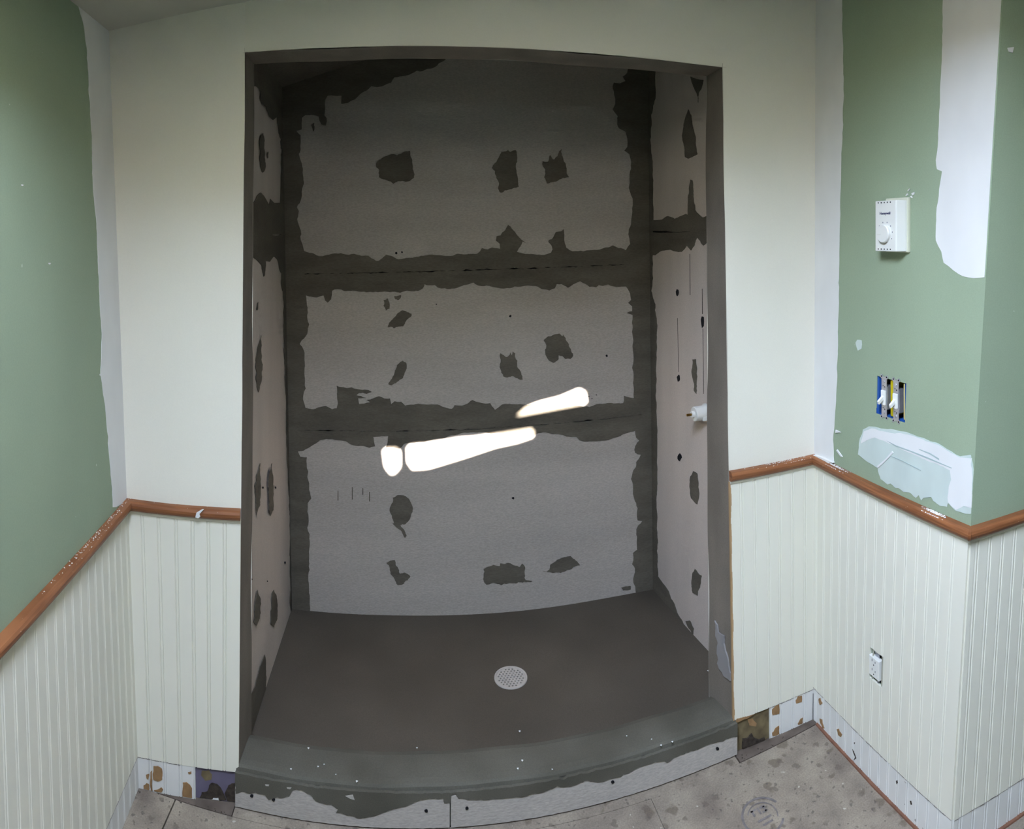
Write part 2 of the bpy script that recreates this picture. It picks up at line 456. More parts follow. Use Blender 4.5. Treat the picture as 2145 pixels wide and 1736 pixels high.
# ---- unseen sheet added over the rear opening, gaps cut to shape the sun patches
sun_px = [
    c5((1128, 930), (1165, 900), (1290, 900), (1326, 940), (1326, 1120), (1270, 1190), (1200, 1188), (1150, 1120)),
    c5((1385, 930), (1420, 865), (1620, 850), (1960, 795)) + c6((60, 790), (370, 742), (690, 690), (716, 720), (710, 768), (560, 820), (300, 905), (0, 1005)) + c5((1600, 1130), (1440, 1140), (1390, 1070)),
    c6((510, 578), (600, 500), (760, 440), (1000, 360), (1200, 272), (1262, 300), (1282, 400), (1250, 447), (900, 505)),
]
BY = -3.27
holes = []
for poly in sun_px:
    pts = []
    for q in poly:
        p = AB.P(*AB.px(*q)); k = (p.y - BY) / SUN_DIR.y
        s = p - SUN_DIR * k; pts.append((s.x, s.z))
    cx = sum(p[0] for p in pts) / len(pts); cz = sum(p[1] for p in pts) / len(pts)
    holes.append([(x + (0.006 if x < cx else -0.006), z + (0.005 if z < cz else -0.005)) for x, z in pts])
outer = [(0.05, 1.40), (1.55, 1.40), (1.55, 2.16), (0.05, 2.16)]
loops = [[Vector((x, z, 0)) for x, z in l] for l in [outer] + holes]
flat = [q for l in [outer] + holes for q in l]
tri = tessellate_polygon(loops)
bl = obj('sun_gap_sheet', [(x, BY, z) for x, z in flat], [tuple(t_) for t_ in tri], 'gap_sheet')
struct(bl, 'unseen opaque sheet added behind the camera, gaps cut to shape the sun')

# ================================================================== ALCOVE
wab = struct(wall_slab('wall_alcove_back', AB, 'dark', t=0.05, z0=0.0, u0=-0.08, u1=1.08), 'back wall of shower alcove of grey cement board sheets with thinset')
for o in (wab,):
    o.location.y += 0.014
    o['org'] = (0, 0.014, 0)
wal = struct(wall_slab('wall_alcove_left', AL, 'dark', t=0.05, z0=0.0), 'left wall of shower alcove of cement board with thinset patches')
wal.location.x -= 0.013; wal['org'] = (-0.013, 0, 0)
war = struct(wall_slab('wall_alcove_right', AR, 'dark', t=0.05, z0=0.0), 'right wall of shower alcove of cement board with pipe holes')
war.location.x += 0.013; war['org'] = (0.013, 0, 0)
g = G()
acz = lambda x: 2.066 + 0.29 * (x + 0.49)
g.quad((-0.6, 1.70, acz(-0.6)), (1.1, 1.70, acz(1.1)), (1.1, 2.5, acz(1.1)), (-0.6, 2.5, acz(-0.6)))
g.quad((-0.6, 1.70, acz(-0.6) + .03), (1.1, 1.70, acz(1.1) + .03), (1.1, 2.5, acz(1.1) + .03), (-0.6, 2.5, acz(-0.6) + .03))
struct(g.obj('ceiling_alcove', 'mortar'), 'sloping mortar-skimmed ceiling inside shower alcove')

def board(ch, parent, lo, hi, u0=0.0, u1=1.0, t=0.0125, m='board'):
    """one cement board; lo/hi are (z at u0, z at u1)"""
    vs = []
    for w in (0.0, -t):
        vs += [ch.P(u0, lo[0], w), ch.P(u1, lo[1], w), ch.P(u1, hi[1], w), ch.P(u0, hi[0], w)]
    return obj('cement_board', vs, [(0, 1, 2, 3), (4, 5, 6, 7), (0, 1, 5, 4), (1, 2, 6, 5), (2, 3, 7, 6), (3, 0, 4, 7)], m, parent)

# joints of the three boards on the back wall, as they slope in the photo
s1 = [AB.px(603, 574), AB.px(1355, 552)]
s2 = [AB.px(607, 899), AB.px(1361, 866)]
def zat(s, u): return s[0][1] + (s[1][1] - s[0][1]) * (u - s[0][0]) / (s[1][0] - s[0][0])
ga = 0.0042
board(AB, wab, (0.03, 0.03), (zat(s2, 0) - ga, zat(s2, 1) - ga))
board(AB, wab, (zat(s2, 0) + ga, zat(s2, 1) + ga), (zat(s1, 0) - ga, zat(s1, 1) - ga))
board(AB, wab, (zat(s1, 0) + ga, zat(s1, 1) + ga), (2.50, 2.50))
zl = AL.px(560, 489)[1]; zr = AR.px(1420, 485)[1]
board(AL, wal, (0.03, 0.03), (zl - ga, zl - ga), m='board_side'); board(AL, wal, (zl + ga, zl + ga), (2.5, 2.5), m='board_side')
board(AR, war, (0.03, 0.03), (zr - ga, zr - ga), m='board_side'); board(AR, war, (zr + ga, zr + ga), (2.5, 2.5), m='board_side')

MP = 'mortar_patch'
# --- left corner band of the back wall, with the broad smear under the ceiling
left_edge = (c1((1900, 150), (1850, 200), (1760, 262), (1600, 292), (1530, 330), (1400, 352), (1370, 400), (1290, 432), (1190, 432), (1110, 490), (980, 582), (922, 590),
                (925, 516), (800, 516), (776, 560), (770, 690), (792, 745), (782, 785), (745, 775), (720, 705), (600, 690), (568, 715), (566, 820), (518, 832), (556, 872), (556, 1000), (540, 1040),
                (570, 1150), (566, 1380), (550, 1480), (524, 1520), (535, 1600))
             + c3((235, 60), (250, 180), (290, 335), (300, 560), (310, 810), (330, 940), (346, 1120), (325, 1220), (290, 1270), (244, 1330), (272, 1362), (296, 1420), (300, 1730))
             + c5((305, 480), (300, 700), (225, 945), (250, 1002), (320, 1010), (336, 1160), (346, 1290), (368, 1450), (330, 1500))
             + c7((326, 60), (340, 160), (325, 230), (350, 300), (345, 520), (350, 680), (335, 740), (352, 1130)))
patch(MP, AB, left_edge + [(590, 1300), (560, 700), (560, 60), (900, 60)], 'mortar', wab, 0.0016, 0.06, umin=0.0, zmax=2.5, zmin=0.05, seed=3)
right_edge = (c2((1560, 240), (1560, 310), (1520, 345), (1545, 385), (1440, 400), (1430, 450), (1452, 590), (1428, 640), (1475, 700), (1480, 800), (1545, 840), (1562, 900), (1562, 975), (1535, 1010), (1580, 1042),
                 (1586, 1380), (1610, 1440))
              + c4((1745, 150), (1736, 360), (1690, 430), (1680, 620), (1690, 815), (1735, 890), (1746, 960), (1715, 990), (1757, 1030), (1757, 1080), (1700, 1100), (1762, 1122), (1756, 1300), (1765, 1500), (1770, 1730))
              + c6((1772, 180), (1775, 370), (1770, 560), (1790, 725), (1800, 800), (1832, 830), (1790, 890), (1790, 960), (1850, 980), (1800, 1060), (1760, 1180), (1765, 1400), (1800, 1500))
              + c8((1808, 60), (1815, 150), (1866, 158), (1822, 205), (1800, 300), (1810, 465), (1765, 500), (1770, 545), (1755, 620), (1776, 740), (1770, 820), (1790, 860), (1795, 960)))
patch(MP, AB, right_edge + [(1400, 1260), (1400, 700), (1400, 80)], 'mortar', wab, 0.0016, 0.06, umax=1.0, zmax=2.5, zmin=0.05, seed=5)
# --- horizontal joints: skim above and below each board joint, the joint itself stays a narrow valley
b1_top = (c3((60, 345), (290, 335), (350, 355), (450, 390), (490, 390), (620, 360), (770, 376), (830, 366), (980, 386), (1060, 441), (1110, 425), (1170, 375), (1230, 390), (1300, 425), (1380, 410), (1520, 395), (1740, 380), (1880, 386), (2040, 370))
          + c4((0, 468), (100, 466), (130, 440), (150, 405), (260, 400), (345, 412), (340, 360), (300, 328), (305, 280), (350, 270), (365, 240), (430, 160), (520, 260), (622, 352), (585, 335), (525, 447), (690, 470), (790, 479), (890, 455),
               (905, 420), (895, 380), (860, 340), (865, 318), (900, 310), (940, 235), (1000, 226), (1025, 205), (1030, 320), (1050, 400), (1120, 440), (1380, 426), (1470, 400), (1550, 378), (1690, 430), (1760, 400), (1930, 400)))
b1_bot = (c3((60, 815), (310, 810), (430, 831), (500, 810), (515, 862), (545, 887), (580, 850), (590, 760), (620, 745), (740, 765), (960, 776), (1150, 768), (1290, 776), (1470, 765), (1560, 735), (1580, 690), (1690, 700), (1760, 736), (1900, 736), (2000, 700), (2080, 680))
          + c4((0, 795), (60, 775), (110, 806), (200, 806), (260, 820), (380, 839), (500, 815), (640, 805), (740, 815), (790, 845), (870, 859), (930, 835), (950, 790), (1000, 790), (1070, 831), (1130, 790), (1200, 760), (1260, 790), (1300, 821), (1370, 826), (1400, 800), (1500, 795), (1560, 816), (1690, 816), (1930, 830)))
b2_top = (c5((90, 490), (305, 482), (390, 496), (440, 476), (520, 460), (590, 496), (640, 486), (640, 245), (710, 260), (800, 262), (890, 285), (980, 290), (1015, 310), (960, 330), (880, 320), (850, 345), (900, 352), (950, 372), (870, 375), (880, 440), (1000, 420), (960, 395), (1000, 390), (1090, 356), (1150, 380), (1210, 380), (1222, 440), (1260, 410), (1330, 416), (1370, 456), (1430, 446), (1620, 446), (1740, 451), (1870, 491), (1900, 450), (1980, 456), (2050, 430), (2090, 396))
          + c6((0, 432), (50, 396), (190, 436), (240, 430), (290, 501), (340, 466), (400, 438), (560, 440), (720, 440), (900, 430), (1240, 470), (1300, 471), (1380, 440), (1660, 430), (1668, 350), (1765, 376), (1950, 380)))
b2_bot = (c5((100, 945), (225, 945), (290, 935), (380, 880), (460, 825), (620, 820), (740, 836), (790, 870), (930, 886), (990, 906), (1050, 890), (1030, 790), (1190, 780), (1165, 905), (1310, 916), (1370, 860), (1480, 850), (1800, 800))
          + c6((0, 745), (170, 736), (500, 770), (640, 795), (720, 766), (830, 740), (900, 760), (1020, 770), (1100, 790), (1160, 790), (1190, 826), (1300, 836), (1430, 831), (1560, 800), (1700, 750), (1790, 725), (1950, 740)))
def joint_line(s, n=40, off=0.0, seed=1):
    rnd = random.Random(seed); pts = []
    for i in range(n + 1):
        u = i / n
        z = zat(s, u) + off + rnd.gauss(0, 0.00022)
        p = AB.P(u, z); th = math.atan2(p.x, p.y); r = math.hypot(p.x, p.y)
        pts.append((X0 + F * th, Y0 + F * (H - z) / r))
    return pts
for k, (s, top, bot) in enumerate(((s1, b1_top, b1_bot), (s2, b2_top, b2_bot))):
    patch(MP, AB, top + joint_line(s, off=0.0008, seed=k)[::-1], 'mortar', wab, 0.0022, 0.05, minlen=4, umin=0, umax=1, seed=11 + k)
    patch(MP, AB, joint_line(s, off=-0.0008, seed=k + 9) + bot[::-1], 'mortar', wab, 0.0022, 0.05, minlen=4, umin=0, umax=1, seed=21 + k)
# --- single dabs over the screw heads
dabs = [
    (AB, c1((1275, 1090), (1540, 1012), (1560, 1100), (1575, 1255), (1500, 1290), (1430, 1285), (1390, 1308), (1350, 1285), (1260, 1250), (1262, 1190), (1235, 1150), (1255, 1100))),
    (AB, c1((655, 780), (680, 760), (680, 820), (668, 840))),
    (AB, c2((430, 1020), (490, 1005), (510, 1022), (556, 1005), (570, 1060), (586, 1335), (500, 1360), (425, 1388), (400, 1350), (385, 1240), (345, 1160), (375, 1120))),
    (AB, c2((800, 1105), (850, 1110), (866, 1050), (895, 1090), (935, 1060), (970, 995), (1005, 1120), (1036, 1250), (985, 1255), (905, 1290), (840, 1306), (815, 1250), (825, 1180))),
    (AB, c3((1140, 860), (1180, 840), (1200, 880), (1205, 950), (1165, 972), (1140, 920))),
    (AB, c3((1255, 815), (1330, 805), (1325, 835), (1295, 862), (1265, 850))),
    (AB, c3((1340, 970), (1440, 1005), (1430, 1040), (1390, 1070), (1350, 1140), (1250, 1162), (1185, 1150), (1260, 1040))),
    (AB, c5((1310, 0), (1345, -25), (1380, -5), (1388, 60), (1350, 160), (1230, 240), (1190, 225), (1260, 95))),
    (AB, c4((345, 1530), (430, 1565), (455, 1520), (470, 1555), (480, 1512), (505, 1530), (530, 1610), (570, 1740)) + c6((585, 180), (560, 180), (470, 140), (410, 155), (380, 145), (350, 70)) + c4((340, 1680))),
    (AB, c4((810, 1390), (860, 1350), (930, 1328), (1015, 1345), (1020, 1330), (1090, 1470), (1127, 1555), (1095, 1590), (1040, 1590), (970, 1552), (965, 1600), (915, 1632), (865, 1605), (825, 1490))),
    (AB, c7((1215, 0), (1205, 50), (1240, 140), (1250, 185), (1225, 175), (1370, 338), (1388, 310), (1345, 235), (1312, 200), (1375, 190), (1425, 130), (1452, 60), (1450, 0)) + c5((1410, 1450), (1380, 1425), (1295, 1412), (1240, 1440))),
    (AB, c7((1172, 605), (1200, 590), (1260, 575), (1270, 630), (1290, 650), (1315, 720), (1370, 710), (1428, 748), (1400, 790), (1340, 835), (1290, 840), (1260, 780), (1215, 700))),
    (AB, c8((168, 670), (340, 640), (345, 610), (430, 605), (490, 630), (550, 650), (580, 612), (612, 650), (605, 760), (620, 790), (690, 800), (600, 805), (385, 825), (355, 845), (330, 830), (200, 838), (170, 800), (178, 700))),
    (AB, c8((805, 698), (870, 680), (885, 620), (1010, 550), (1100, 532), (1197, 630), (1110, 670), (900, 712))),
    (AB, c8((1640, 870), (1690, 855), (1740, 850), (1740, 890), (1660, 898))),
    # left alcove wall; low dabs stand twice, doubled by the panorama stitching
    (AL, l1((178, 660), (195, 640), (205, 690), (205, 800), (200, 900), (190, 905), (178, 860), (176, 780), (170, 700))),
    (AL, l1((224, 770), (230, 765), (229, 805), (223, 810))),
    (AL, l2((183, 325), (182, 440), (190, 560), (180, 650), (165, 712), (150, 640), (143, 540), (155, 420))),
    (AL, l2((155, 115), (162, 105), (158, 160), (150, 160))),
    (AL, l2((176, 1190), (178, 1330), (175, 1470), (152, 1540), (146, 1450), (150, 1270))),
    (AL, l2((254, 1190), (262, 1330), (266, 1470), (244, 1546), (232, 1470), (234, 1270))),
    (AL, l3((158, 435), (178, 500), (178, 590), (152, 675), (130, 650), (140, 540))),
    (AL, l3((268, 435), (292, 530), (292, 610), (270, 685), (245, 660), (253, 520))),
    # right alcove wall
    (AR, r1((390, 378), (410, 420), (430, 530), (457, 705), (420, 725), (390, 738), (365, 725), (360, 650), (347, 590), (355, 490), (375, 420))),
    (AR, r1((405, 140), (500, 165), (490, 210), (465, 260), (460, 330), (450, 260), (425, 210))),
    (AR, r2((420, 600), (445, 597), (450, 700), (448, 850), (430, 825), (418, 720))),
    (AR, r2((425, 1412), (455, 1430), (462, 1530), (467, 1605), (455, 1655), (410, 1610), (400, 1500), (405, 1450))),
    (AR, r3((438, 525), (488, 575), (475, 660), (458, 720), (422, 700), (415, 600))),
    (AR, r3((370, 905), (400, 900), (430, 960), (425, 1005), (395, 960))),
]
par = {id(AB): wab, id(AL): wal, id(AR): war}
for k, (ch, pts) in enumerate(dabs):
    patch(MP, ch, pts, 'mortar', par[id(ch)], 0.0018 if ch is AB else 0.0014, 0.085 if ch is AB else 0.05, minlen=2.2 if ch is AB else 3, seed=100 + k)
# --- left alcove wall: joint band, ceiling smear, corner strips, foot wedge
patch(MP, AL, l1((90, 1115), (118, 1112), (135, 1100), (155, 1060), (180, 1040), (200, 1062), (218, 1092), (236, 1122), (243, 1082), (270, 1110), (305, 1108), (318, 1165), (345, 1180), (345, 1324), (90, 1324)), 'mortar', wal, 0.0016, 0.04, minlen=3, umin=0, umax=1)
patch(MP, AL, l1((90, 1320), (345, 1320), (345, 1590), (315, 1580), (290, 1490), (268, 1468), (240, 1505), (212, 1500), (205, 1600), (198, 1605), (185, 1530), (150, 1492), (112, 1462), (90, 1450)), 'mortar', wal, 0.0016, 0.04, minlen=3, umin=0, umax=1)
patch(MP, AL, l1((90, 100), (60, 290), (120, 320), (150, 325), (175, 360), (185, 440), (215, 460), (240, 530), (262, 550), (290, 530), (300, 640), (318, 800), (325, 1700), (360, 1700), (360, 100)), 'mortar', wal, 0.0015, 0.05, minlen=3, umin=0, umax=1, zmax=2.3)
patch(MP, AL, l2((328, 0), (332, 300), (342, 560), (350, 900), (362, 1250), (372, 1500), (380, 1730), (400, 1730), (400, 0)), 'mortar', wal, 0.0015, 0.02, minlen=3, umin=0, umax=1)
patch(MP, AL, l3((378, 0), (376, 260), (374, 520), (384, 640), (400, 640), (400, 0)), 'mortar', wal, 0.0015, 0.02, minlen=3, umin=0, umax=1)
patch(MP, AL, l3((205, 870), (213, 950), (214, 1100), (222, 1300), (200, 1430), (120, 1700), (60, 1700), (85, 1270), (120, 1130), (170, 970)), 'mortar', wal, 0.0015, 0.03, minlen=3, umin=0, umax=1, zmin=0.05)  # not real mortar: dark wedge left by panorama stitching, built as a smear
# --- right alcove wall: joint band, corner strip, foot cove
patch(MP, AR, r1((60, 1190), (130, 1185), (200, 1180), (240, 1155), (290, 1175), (370, 1140), (386, 1146), (395, 960), (405, 890), (420, 895), (430, 1050), (440, 1110), (495, 1166), (560, 1140), (600, 1270), (60, 1270)), 'mortar', war, 0.0016, 0.04, minlen=3, umin=0, umax=1)
patch(MP, AR, r1((60, 1267), (600, 1267), (560, 1350), (525, 1350), (500, 1370), (455, 1310), (435, 1370), (410, 1406), (380, 1370), (340, 1416), (260, 1400), (190, 1410), (150, 1440), (60, 1440)), 'mortar', war, 0.0016, 0.04, minlen=3, umin=0, umax=1)
patch(MP, AR, r1((150, 60), (150, 300), (118, 420), (112, 600), (130, 800), (135, 1180), (130, 1440), (120, 1700)) + r2((150, 200), (160, 400), (155, 700), (158, 1000), (165, 1400), (160, 1700))
      + r3((165, 300), (170, 580), (235, 670), (290, 780), (330, 880), (400, 1000), (300, 1000), (60, 600)) + [(1345, 700), (1345, 100)], 'mortar', war, 0.0015, 0.03, minlen=4, umin=0, umax=1, zmin=0.05, zmax=2.4)

for k, pts in enumerate(JB_R):
    patch('thin_skim', JCR, pts, 'skim', wall_front, 0.0042, 0.06, 5, umin=0.02, umax=0.98, seed=40 + k)
# holes and cracks in the right wall
def blob(name, ch, x, y, rx, ry, m, parent, w=0.0008, n=9, seed=0):
    rnd = random.Random(seed)
    pts = [(x + rx * rnd.uniform(.75, 1.15) * math.cos(a), y + ry * rnd.uniform(.75, 1.15) * math.sin(a)) for a in [i * 2 * math.pi / n for i in range(n)]]
    return patch(name, ch, pts, m, parent, w, 0.0)
for k, (x, y, rx, ry) in enumerate(((1419, 613, 3, 8), (1421.5, 792, 3.5, 7.5), (1423.5, 958, 4.5, 8), (1472, 674, 3.5, 14), (1476, 506, 3.5, 3.5))):
    blob('pipe_hole', AR, x, y, rx, ry, 'blackhole', war, seed=k)
for k, (pts) in enumerate((r2((489, 85), (492, 85), (494, 270), (490, 270)), r2((493, 375), (496, 375), (502, 850), (499, 850)), r2((400, 0), (402, 0), (403, 130), (401, 130)), r1((399, 1430), (402, 1430), (404, 1730), (401, 1730)), r2((310, 300), (312, 300), (318, 690), (316, 690)))):
    patch('crack', AR, pts, 'debris', war, 0.0006, 0.0)
for k, (x, y, r) in enumerate(((1069, 662, 2.6), (1271, 745, 2.6), (1075, 1043, 2.8), (830, 530, 2.6), (842, 528, 2.0), (914, 637, 1.3), (1233.5, 830, 1.2), (1249, 827, 1.2), (1240, 835, 1.2))):
    blob('screw_hole', AB, x, y, r, r, 'blackhole', wab, seed=30 + k)
for k, (x, y, r) in enumerate(((527.5, 1213, 1.1), (560, 1217, 1.1), (550.5, 1021, 1.6), (577, 1021, 1.6), (597, 1178, 1.6))):
    blob('screw_hole', AL, x, y, r, r * 1.6, 'blackhole', wal, seed=60 + k)
for (x, y0, y1) in ((708, 1028, 1048), (738, 1020, 1046), (760, 1022, 1036), (774, 1030, 1050)):
    patch('pencil_mark', AB, [(x - .8, y0), (x + .8, y0), (x + 1, y1), (x - 1, y1)], 'mortar', wab, 0.0005, 0.0)

# ---- shower pan: mortar bed falling to the drain
DR = floor_px(1070, 1421, 0.047); ZP = 0.062
vs = []; fs = []; nx, ny = 40, 28
for j in range(ny + 1):
    for i in range(nx + 1):
        y = 1.70 + (2.445 - 1.70) * j / ny
        k = max(0.0, min(1.0, (y - 1.755) / 0.675))
        xl = -0.47 - 0.02; xr = 1.03
        x = xl + (xr - xl) * i / nx
        d = math.hypot((x - DR.x) / 0.75, (y - DR.y) / 0.42)
        z = DR.z + (ZP - DR.z) * min(1, d) ** 0.9 + 0.0008 * math.sin(9 * x + 3 * y) * min(1, d)
        vs.append((x, y, z))
for j in range(ny):
    for i in range(nx):
        a = j * (nx + 1) + i; fs.append((a, a + 1, a + nx + 2, a + nx + 1))
pan = struct(obj('floor_alcove', vs, fs, 'pan', smooth=True), 'dark brown mortar shower pan sloping to the drain')

# ---- curb
curb = thing('shower_curb', 'low mortar-topped shower curb faced with grey cement board', 'curb', (0.22, 1.63, 0))
CX0, CX1 = -0.457, 0.897
prof = [(1.632, 0.0), (1.632, 0.090), (1.634, 0.097), (1.640, 0.1015), (1.655, 0.1035), (1.70, 0.105), (1.728, 0.104), (1.745, 0.099), (1.752, 0.09), (1.764, 0.062), (1.764, 0.0)]
rings = []
n = 60
for i in range(n + 1):
    x = CX0 + (CX1 - CX0) * i / n
    # the ends of the curb inside the opening are a touch narrower than its face
    ring = []
    for k, (y, z) in enumerate(prof):
        xx = x
        if y > 1.641: xx = max(-0.4525 + (y - 1.64) * 0.03, min(0.893 - (y - 1.64) * 0.17, x))
        dz = (0.0016 * math.sin(x * 11) + 0.001 * math.sin(x * 29 + 1)) if 2 <= k <= 8 else 0
        ring.append((xx, y, z + dz))
    rings.append(ring)
G().loft(rings).obj('mortar_top', 'curb', curb, (0.22, 1.69, 0.0), smooth=False)
WC = Chart(lambda z: Vector((CX0, 1.6315, z)), lambda z: Vector((CX1, 1.6315, z)))
uj = WC.px(943, 1700)[0]
for (a, b) in ((0.0, uj - 0.0012), (uj + 0.0012, 1.0)):
    g = G()
    n = 40; top = []; bot = []
    for i in range(n + 1):
        u = a + (b - a) * i / n
        bot.append(WC.P(u, 0.002 + 0.0012 * abs(math.sin(i * 1.7)), 0.008)); top.append(WC.P(u, 0.083, 0.008))
    vs = bot + top + [p - WC.n * 0.0075 for p in bot] + [p - WC.n * 0.0075 for p in top]
    m_ = n + 1; fs = []
    for i in range(n):
        fs += [(i, i + 1, m_ + i + 1, m_ + i), (2 * m_ + i, 2 * m_ + i + 1, i + 1, i), (m_ + i, m_ + i + 1, 3 * m_ + i + 1, 3 * m_ + i)]
    fs += [(0, m_, 3 * m_, 2 * m_), (n, m_ + n, 3 * m_ + n, 2 * m_ + n)]
    o = obj('face_board', vs, fs, 'board', curb, WC.P((a + b) / 2, 0.0))
WCF = Chart(lambda z: Vector((CX0, 1.6235, z)), lambda z: Vector((CX1, 1.6235, z)))
k1 = crop(480, 1480, 3.972); k2 = crop(1000, 1400, 3.830)
edge = (k1((55, 720), (110, 700), (150, 715), (220, 710), (300, 730), (330, 770), (400, 745), (500, 740), (530, 690), (600, 690), (690, 740), (720, 780), (850, 810), (910, 850), (890, 880), (960, 890), (1030, 905), (1090, 925), (1180, 910), (1260, 885), (1340, 855), (1470, 825), (1560, 785), (1640, 765), (1780, 758), (1790, 800), (1840, 800), (1850, 730), (1880, 718), (1910, 760), (2020, 770), (2140, 772))
        + k2((90, 1050), (250, 1035), (430, 1005), (640, 940), (740, 945), (880, 895), (960, 910), (1080, 880), (1200, 840), (1340, 775), (1500, 740), (1520, 755), (1580, 710), (1740, 655), (1900, 595), (2000, 560), (2060, 545), (2085, 545)))
topz = 0.0925
te = []
for i in range(61):
    p = WCF.P(1 - i / 60, topz, 0.0); th = math.atan2(p.x, p.y); r = math.hypot(p.x, p.y)
    te.append((X0 + F * th, Y0 + F * (H - topz) / r))
patch('mortar_skim', WCF, edge + te, 'curb', curb, 0.0018, 0.05, minlen=3, umin=0.0, umax=1.0, seed=77, base=-0.006)
for k, (q) in enumerate(k1((1640, 862), (1978, 840), (190, 738), (370, 770)) + k2((1085, 908), (1926, 640))):
    blob('screw', WCF, q[0], q[1], 3.6, 3.2, 'blackhole', curb, 0.0022, seed=80 + k)
for k, q in enumerate((k1((965, 735), (1030, 725), (1045, 770), (1010, 760)), k1((480, 665), (520, 665), (510, 680), (485, 676)), k1((300, 640), (335, 642), (330, 655), (305, 653)))):
    patch('bare_spot', WCF, q, 'board', curb, 0.0024, 0.0)
# tiny chips of plaster lying on the curb and pan
g = G(); rnd = random.Random(4)
for q, zc in [(p, 0.1055) for p in k1((790, 478), (740, 497), (888, 562), (1062, 620), (660, 345), (515, 518)) + k2((1198, 540), (1398, 566), (1565, 587), (1474, 615), (600, 808), (325, 802), (360, 737))] + \
             [(p, 0.066) for p in k1((1745, 392), (1563, 342)) + k2((1850, 18), (340, 503), (1522, 428))]:
    p = floor_px(q[0], q[1], zc); s = rnd.uniform(.002, .0042); a = rnd.uniform(0, 3)
    g.add([p + Vector((math.cos(a + i * 2.1) * s, math.sin(a + i * 2.1) * s, 0)) for i in range(3)] + [p + Vector((0, 0, s * .7))], [(0, 1, 2), (0, 1, 3), (1, 2, 3), (2, 0, 3)])
o = g.obj('plaster_chips', 'compound', curb); o['kind'] = 'stuff'; o['label'] = 'tiny white plaster chips'

# ---- drain
drain = thing('shower_drain', 'round perforated plastic drain grate in the dark shower pan', 'drain', DR)
R = 0.0545
def ring_g(r_out, r_in, z0, z1, n=48):
    g = G()
    rs = []
    for (r, z) in ((r_out, z0), (r_out, z1 - .001), (r_out - .0015, z1), (r_in + .001, z1), (r_in, z1 - .001), (r_in, z0)):
        rs.append([DR + Vector((r * math.cos(a), r * math.sin(a), z)) for a in [i * 2 * math.pi / n for i in range(n)]])
    g.loft(rs + [rs[0]], cap=False)
    return g
ring_g(R, R - .007, -0.006, 0.006).obj('rim', 'drain', drain, DR, smooth=True)
G().add([DR + Vector(((R - .004) * math.cos(i * math.pi / 24), (R - .004) * math.sin(i * math.pi / 24), -0.0065)) for i in range(48)], [tuple(range(48))]).obj('well', 'blackhole', drain, DR)
outerc = [(((R - .0065) * math.cos(i * math.pi / 24)), ((R - .0065) * math.sin(i * math.pi / 24))) for i in range(48)]
loops = [outerc]
for row in range(-4, 5):
    for col in range(-4, 5):
        x = (col + (0.5 if row % 2 else 0)) * 0.0112; y = row * 0.0098
        if math.hypot(x, y) < R - .0135:
            loops.append([(x + .0033 * math.cos(i * math.pi / 4), y + .0033 * math.sin(i * math.pi / 4)) for i in range(8)])
tri = tessellate_polygon([[Vector((x, y, 0)) for x, y in l] for l in loops])
flat = [q for l in loops for q in l]
nn = len(flat)
vs = [DR + Vector((x, y, .0042)) for x, y in flat] + [DR + Vector((x, y, 0.001)) for x, y in flat]
fs = [tuple(t_) for t_ in tri]; k = 0
for l in loops:
    for i in range(len(l)): fs.append((k + i, k + (i + 1) % len(l), nn + k + (i + 1) % len(l), nn + k + i))
    k += len(l)
obj('grate', vs, fs, 'drain', drain, DR)

# ================================================================== WAINSCOT
def plank(ch, ua, ub, z0, z1, m, parent, t=0.006, holes=(), first=False, last=False, dep=0.0016):
    """one board of the beadboard: flat face, quirk, and half the round bead at either side; ua/ub are bead centres"""
    k = 1.0 / ch.len
    pr = [(ua, t)]
    if not first: pr += [(ua + .0026 * k, t - .0007), (ua + .0040 * k, t - dep), (ua + .0058 * k, t)]
    if not last: pr += [(ub - .0058 * k, t), (ub - .0040 * k, t - dep), (ub - .0026 * k, t - .0007)]
    pr += [(ub, t)]
    for h in holes:
        for hu in (h[0], h[1]):
            if ua < hu < ub and all(abs(hu - p[0]) > 1e-4 for p in pr):
                i = max(i for i in range(len(pr)) if pr[i][0] < hu)
                f = (hu - pr[i][0]) / (pr[i + 1][0] - pr[i][0])
                pr.insert(i + 1, (hu, pr[i][1] + f * (pr[i + 1][1] - pr[i][1])))
    g = G()
    for i in range(len(pr) - 1):
        (a, wa), (b, wb) = pr[i], pr[i + 1]
        spans = [(z0, z1)]
        for h in holes:
            if h[0] <= (a + b) / 2 <= h[1]: spans = [(z0, h[2]), (h[3], z1)]
        for (p, q) in spans:
            g.quad(ch.P(a, p, wa), ch.P(b, p, wb), ch.P(b, q, wb), ch.P(a, q, wa))
            g.quad(ch.P(a, p, wa), ch.P(b, p, wb), ch.P(b, p, 0), ch.P(a, p, 0))
            g.quad(ch.P(a, q, wa), ch.P(b, q, wb), ch.P(b, q, 0), ch.P(a, q, 0))
        for h in holes:
            for hu, u_, w_ in ((h[0], a, wa), (h[1], a, wa), (h[0], b, wb), (h[1], b, wb)):
                if abs(hu - u_) < 1e-6: g.quad(ch.P(u_, h[2], w_), ch.P(u_, h[3], w_), ch.P(u_, h[3], 0), ch.P(u_, h[2], 0))
    (a, wa), (b, wb) = pr[0], pr[-1]
    g.quad(ch.P(a, z0, wa), ch.P(a, z1, wa), ch.P(a, z1, 0), ch.P(a, z0, 0))
    g.quad(ch.P(b, z0, wb), ch.P(b, z1, wb), ch.P(b, z1, 0), ch.P(b, z0, 0))
    return g.obj('bead_plank', m, parent)

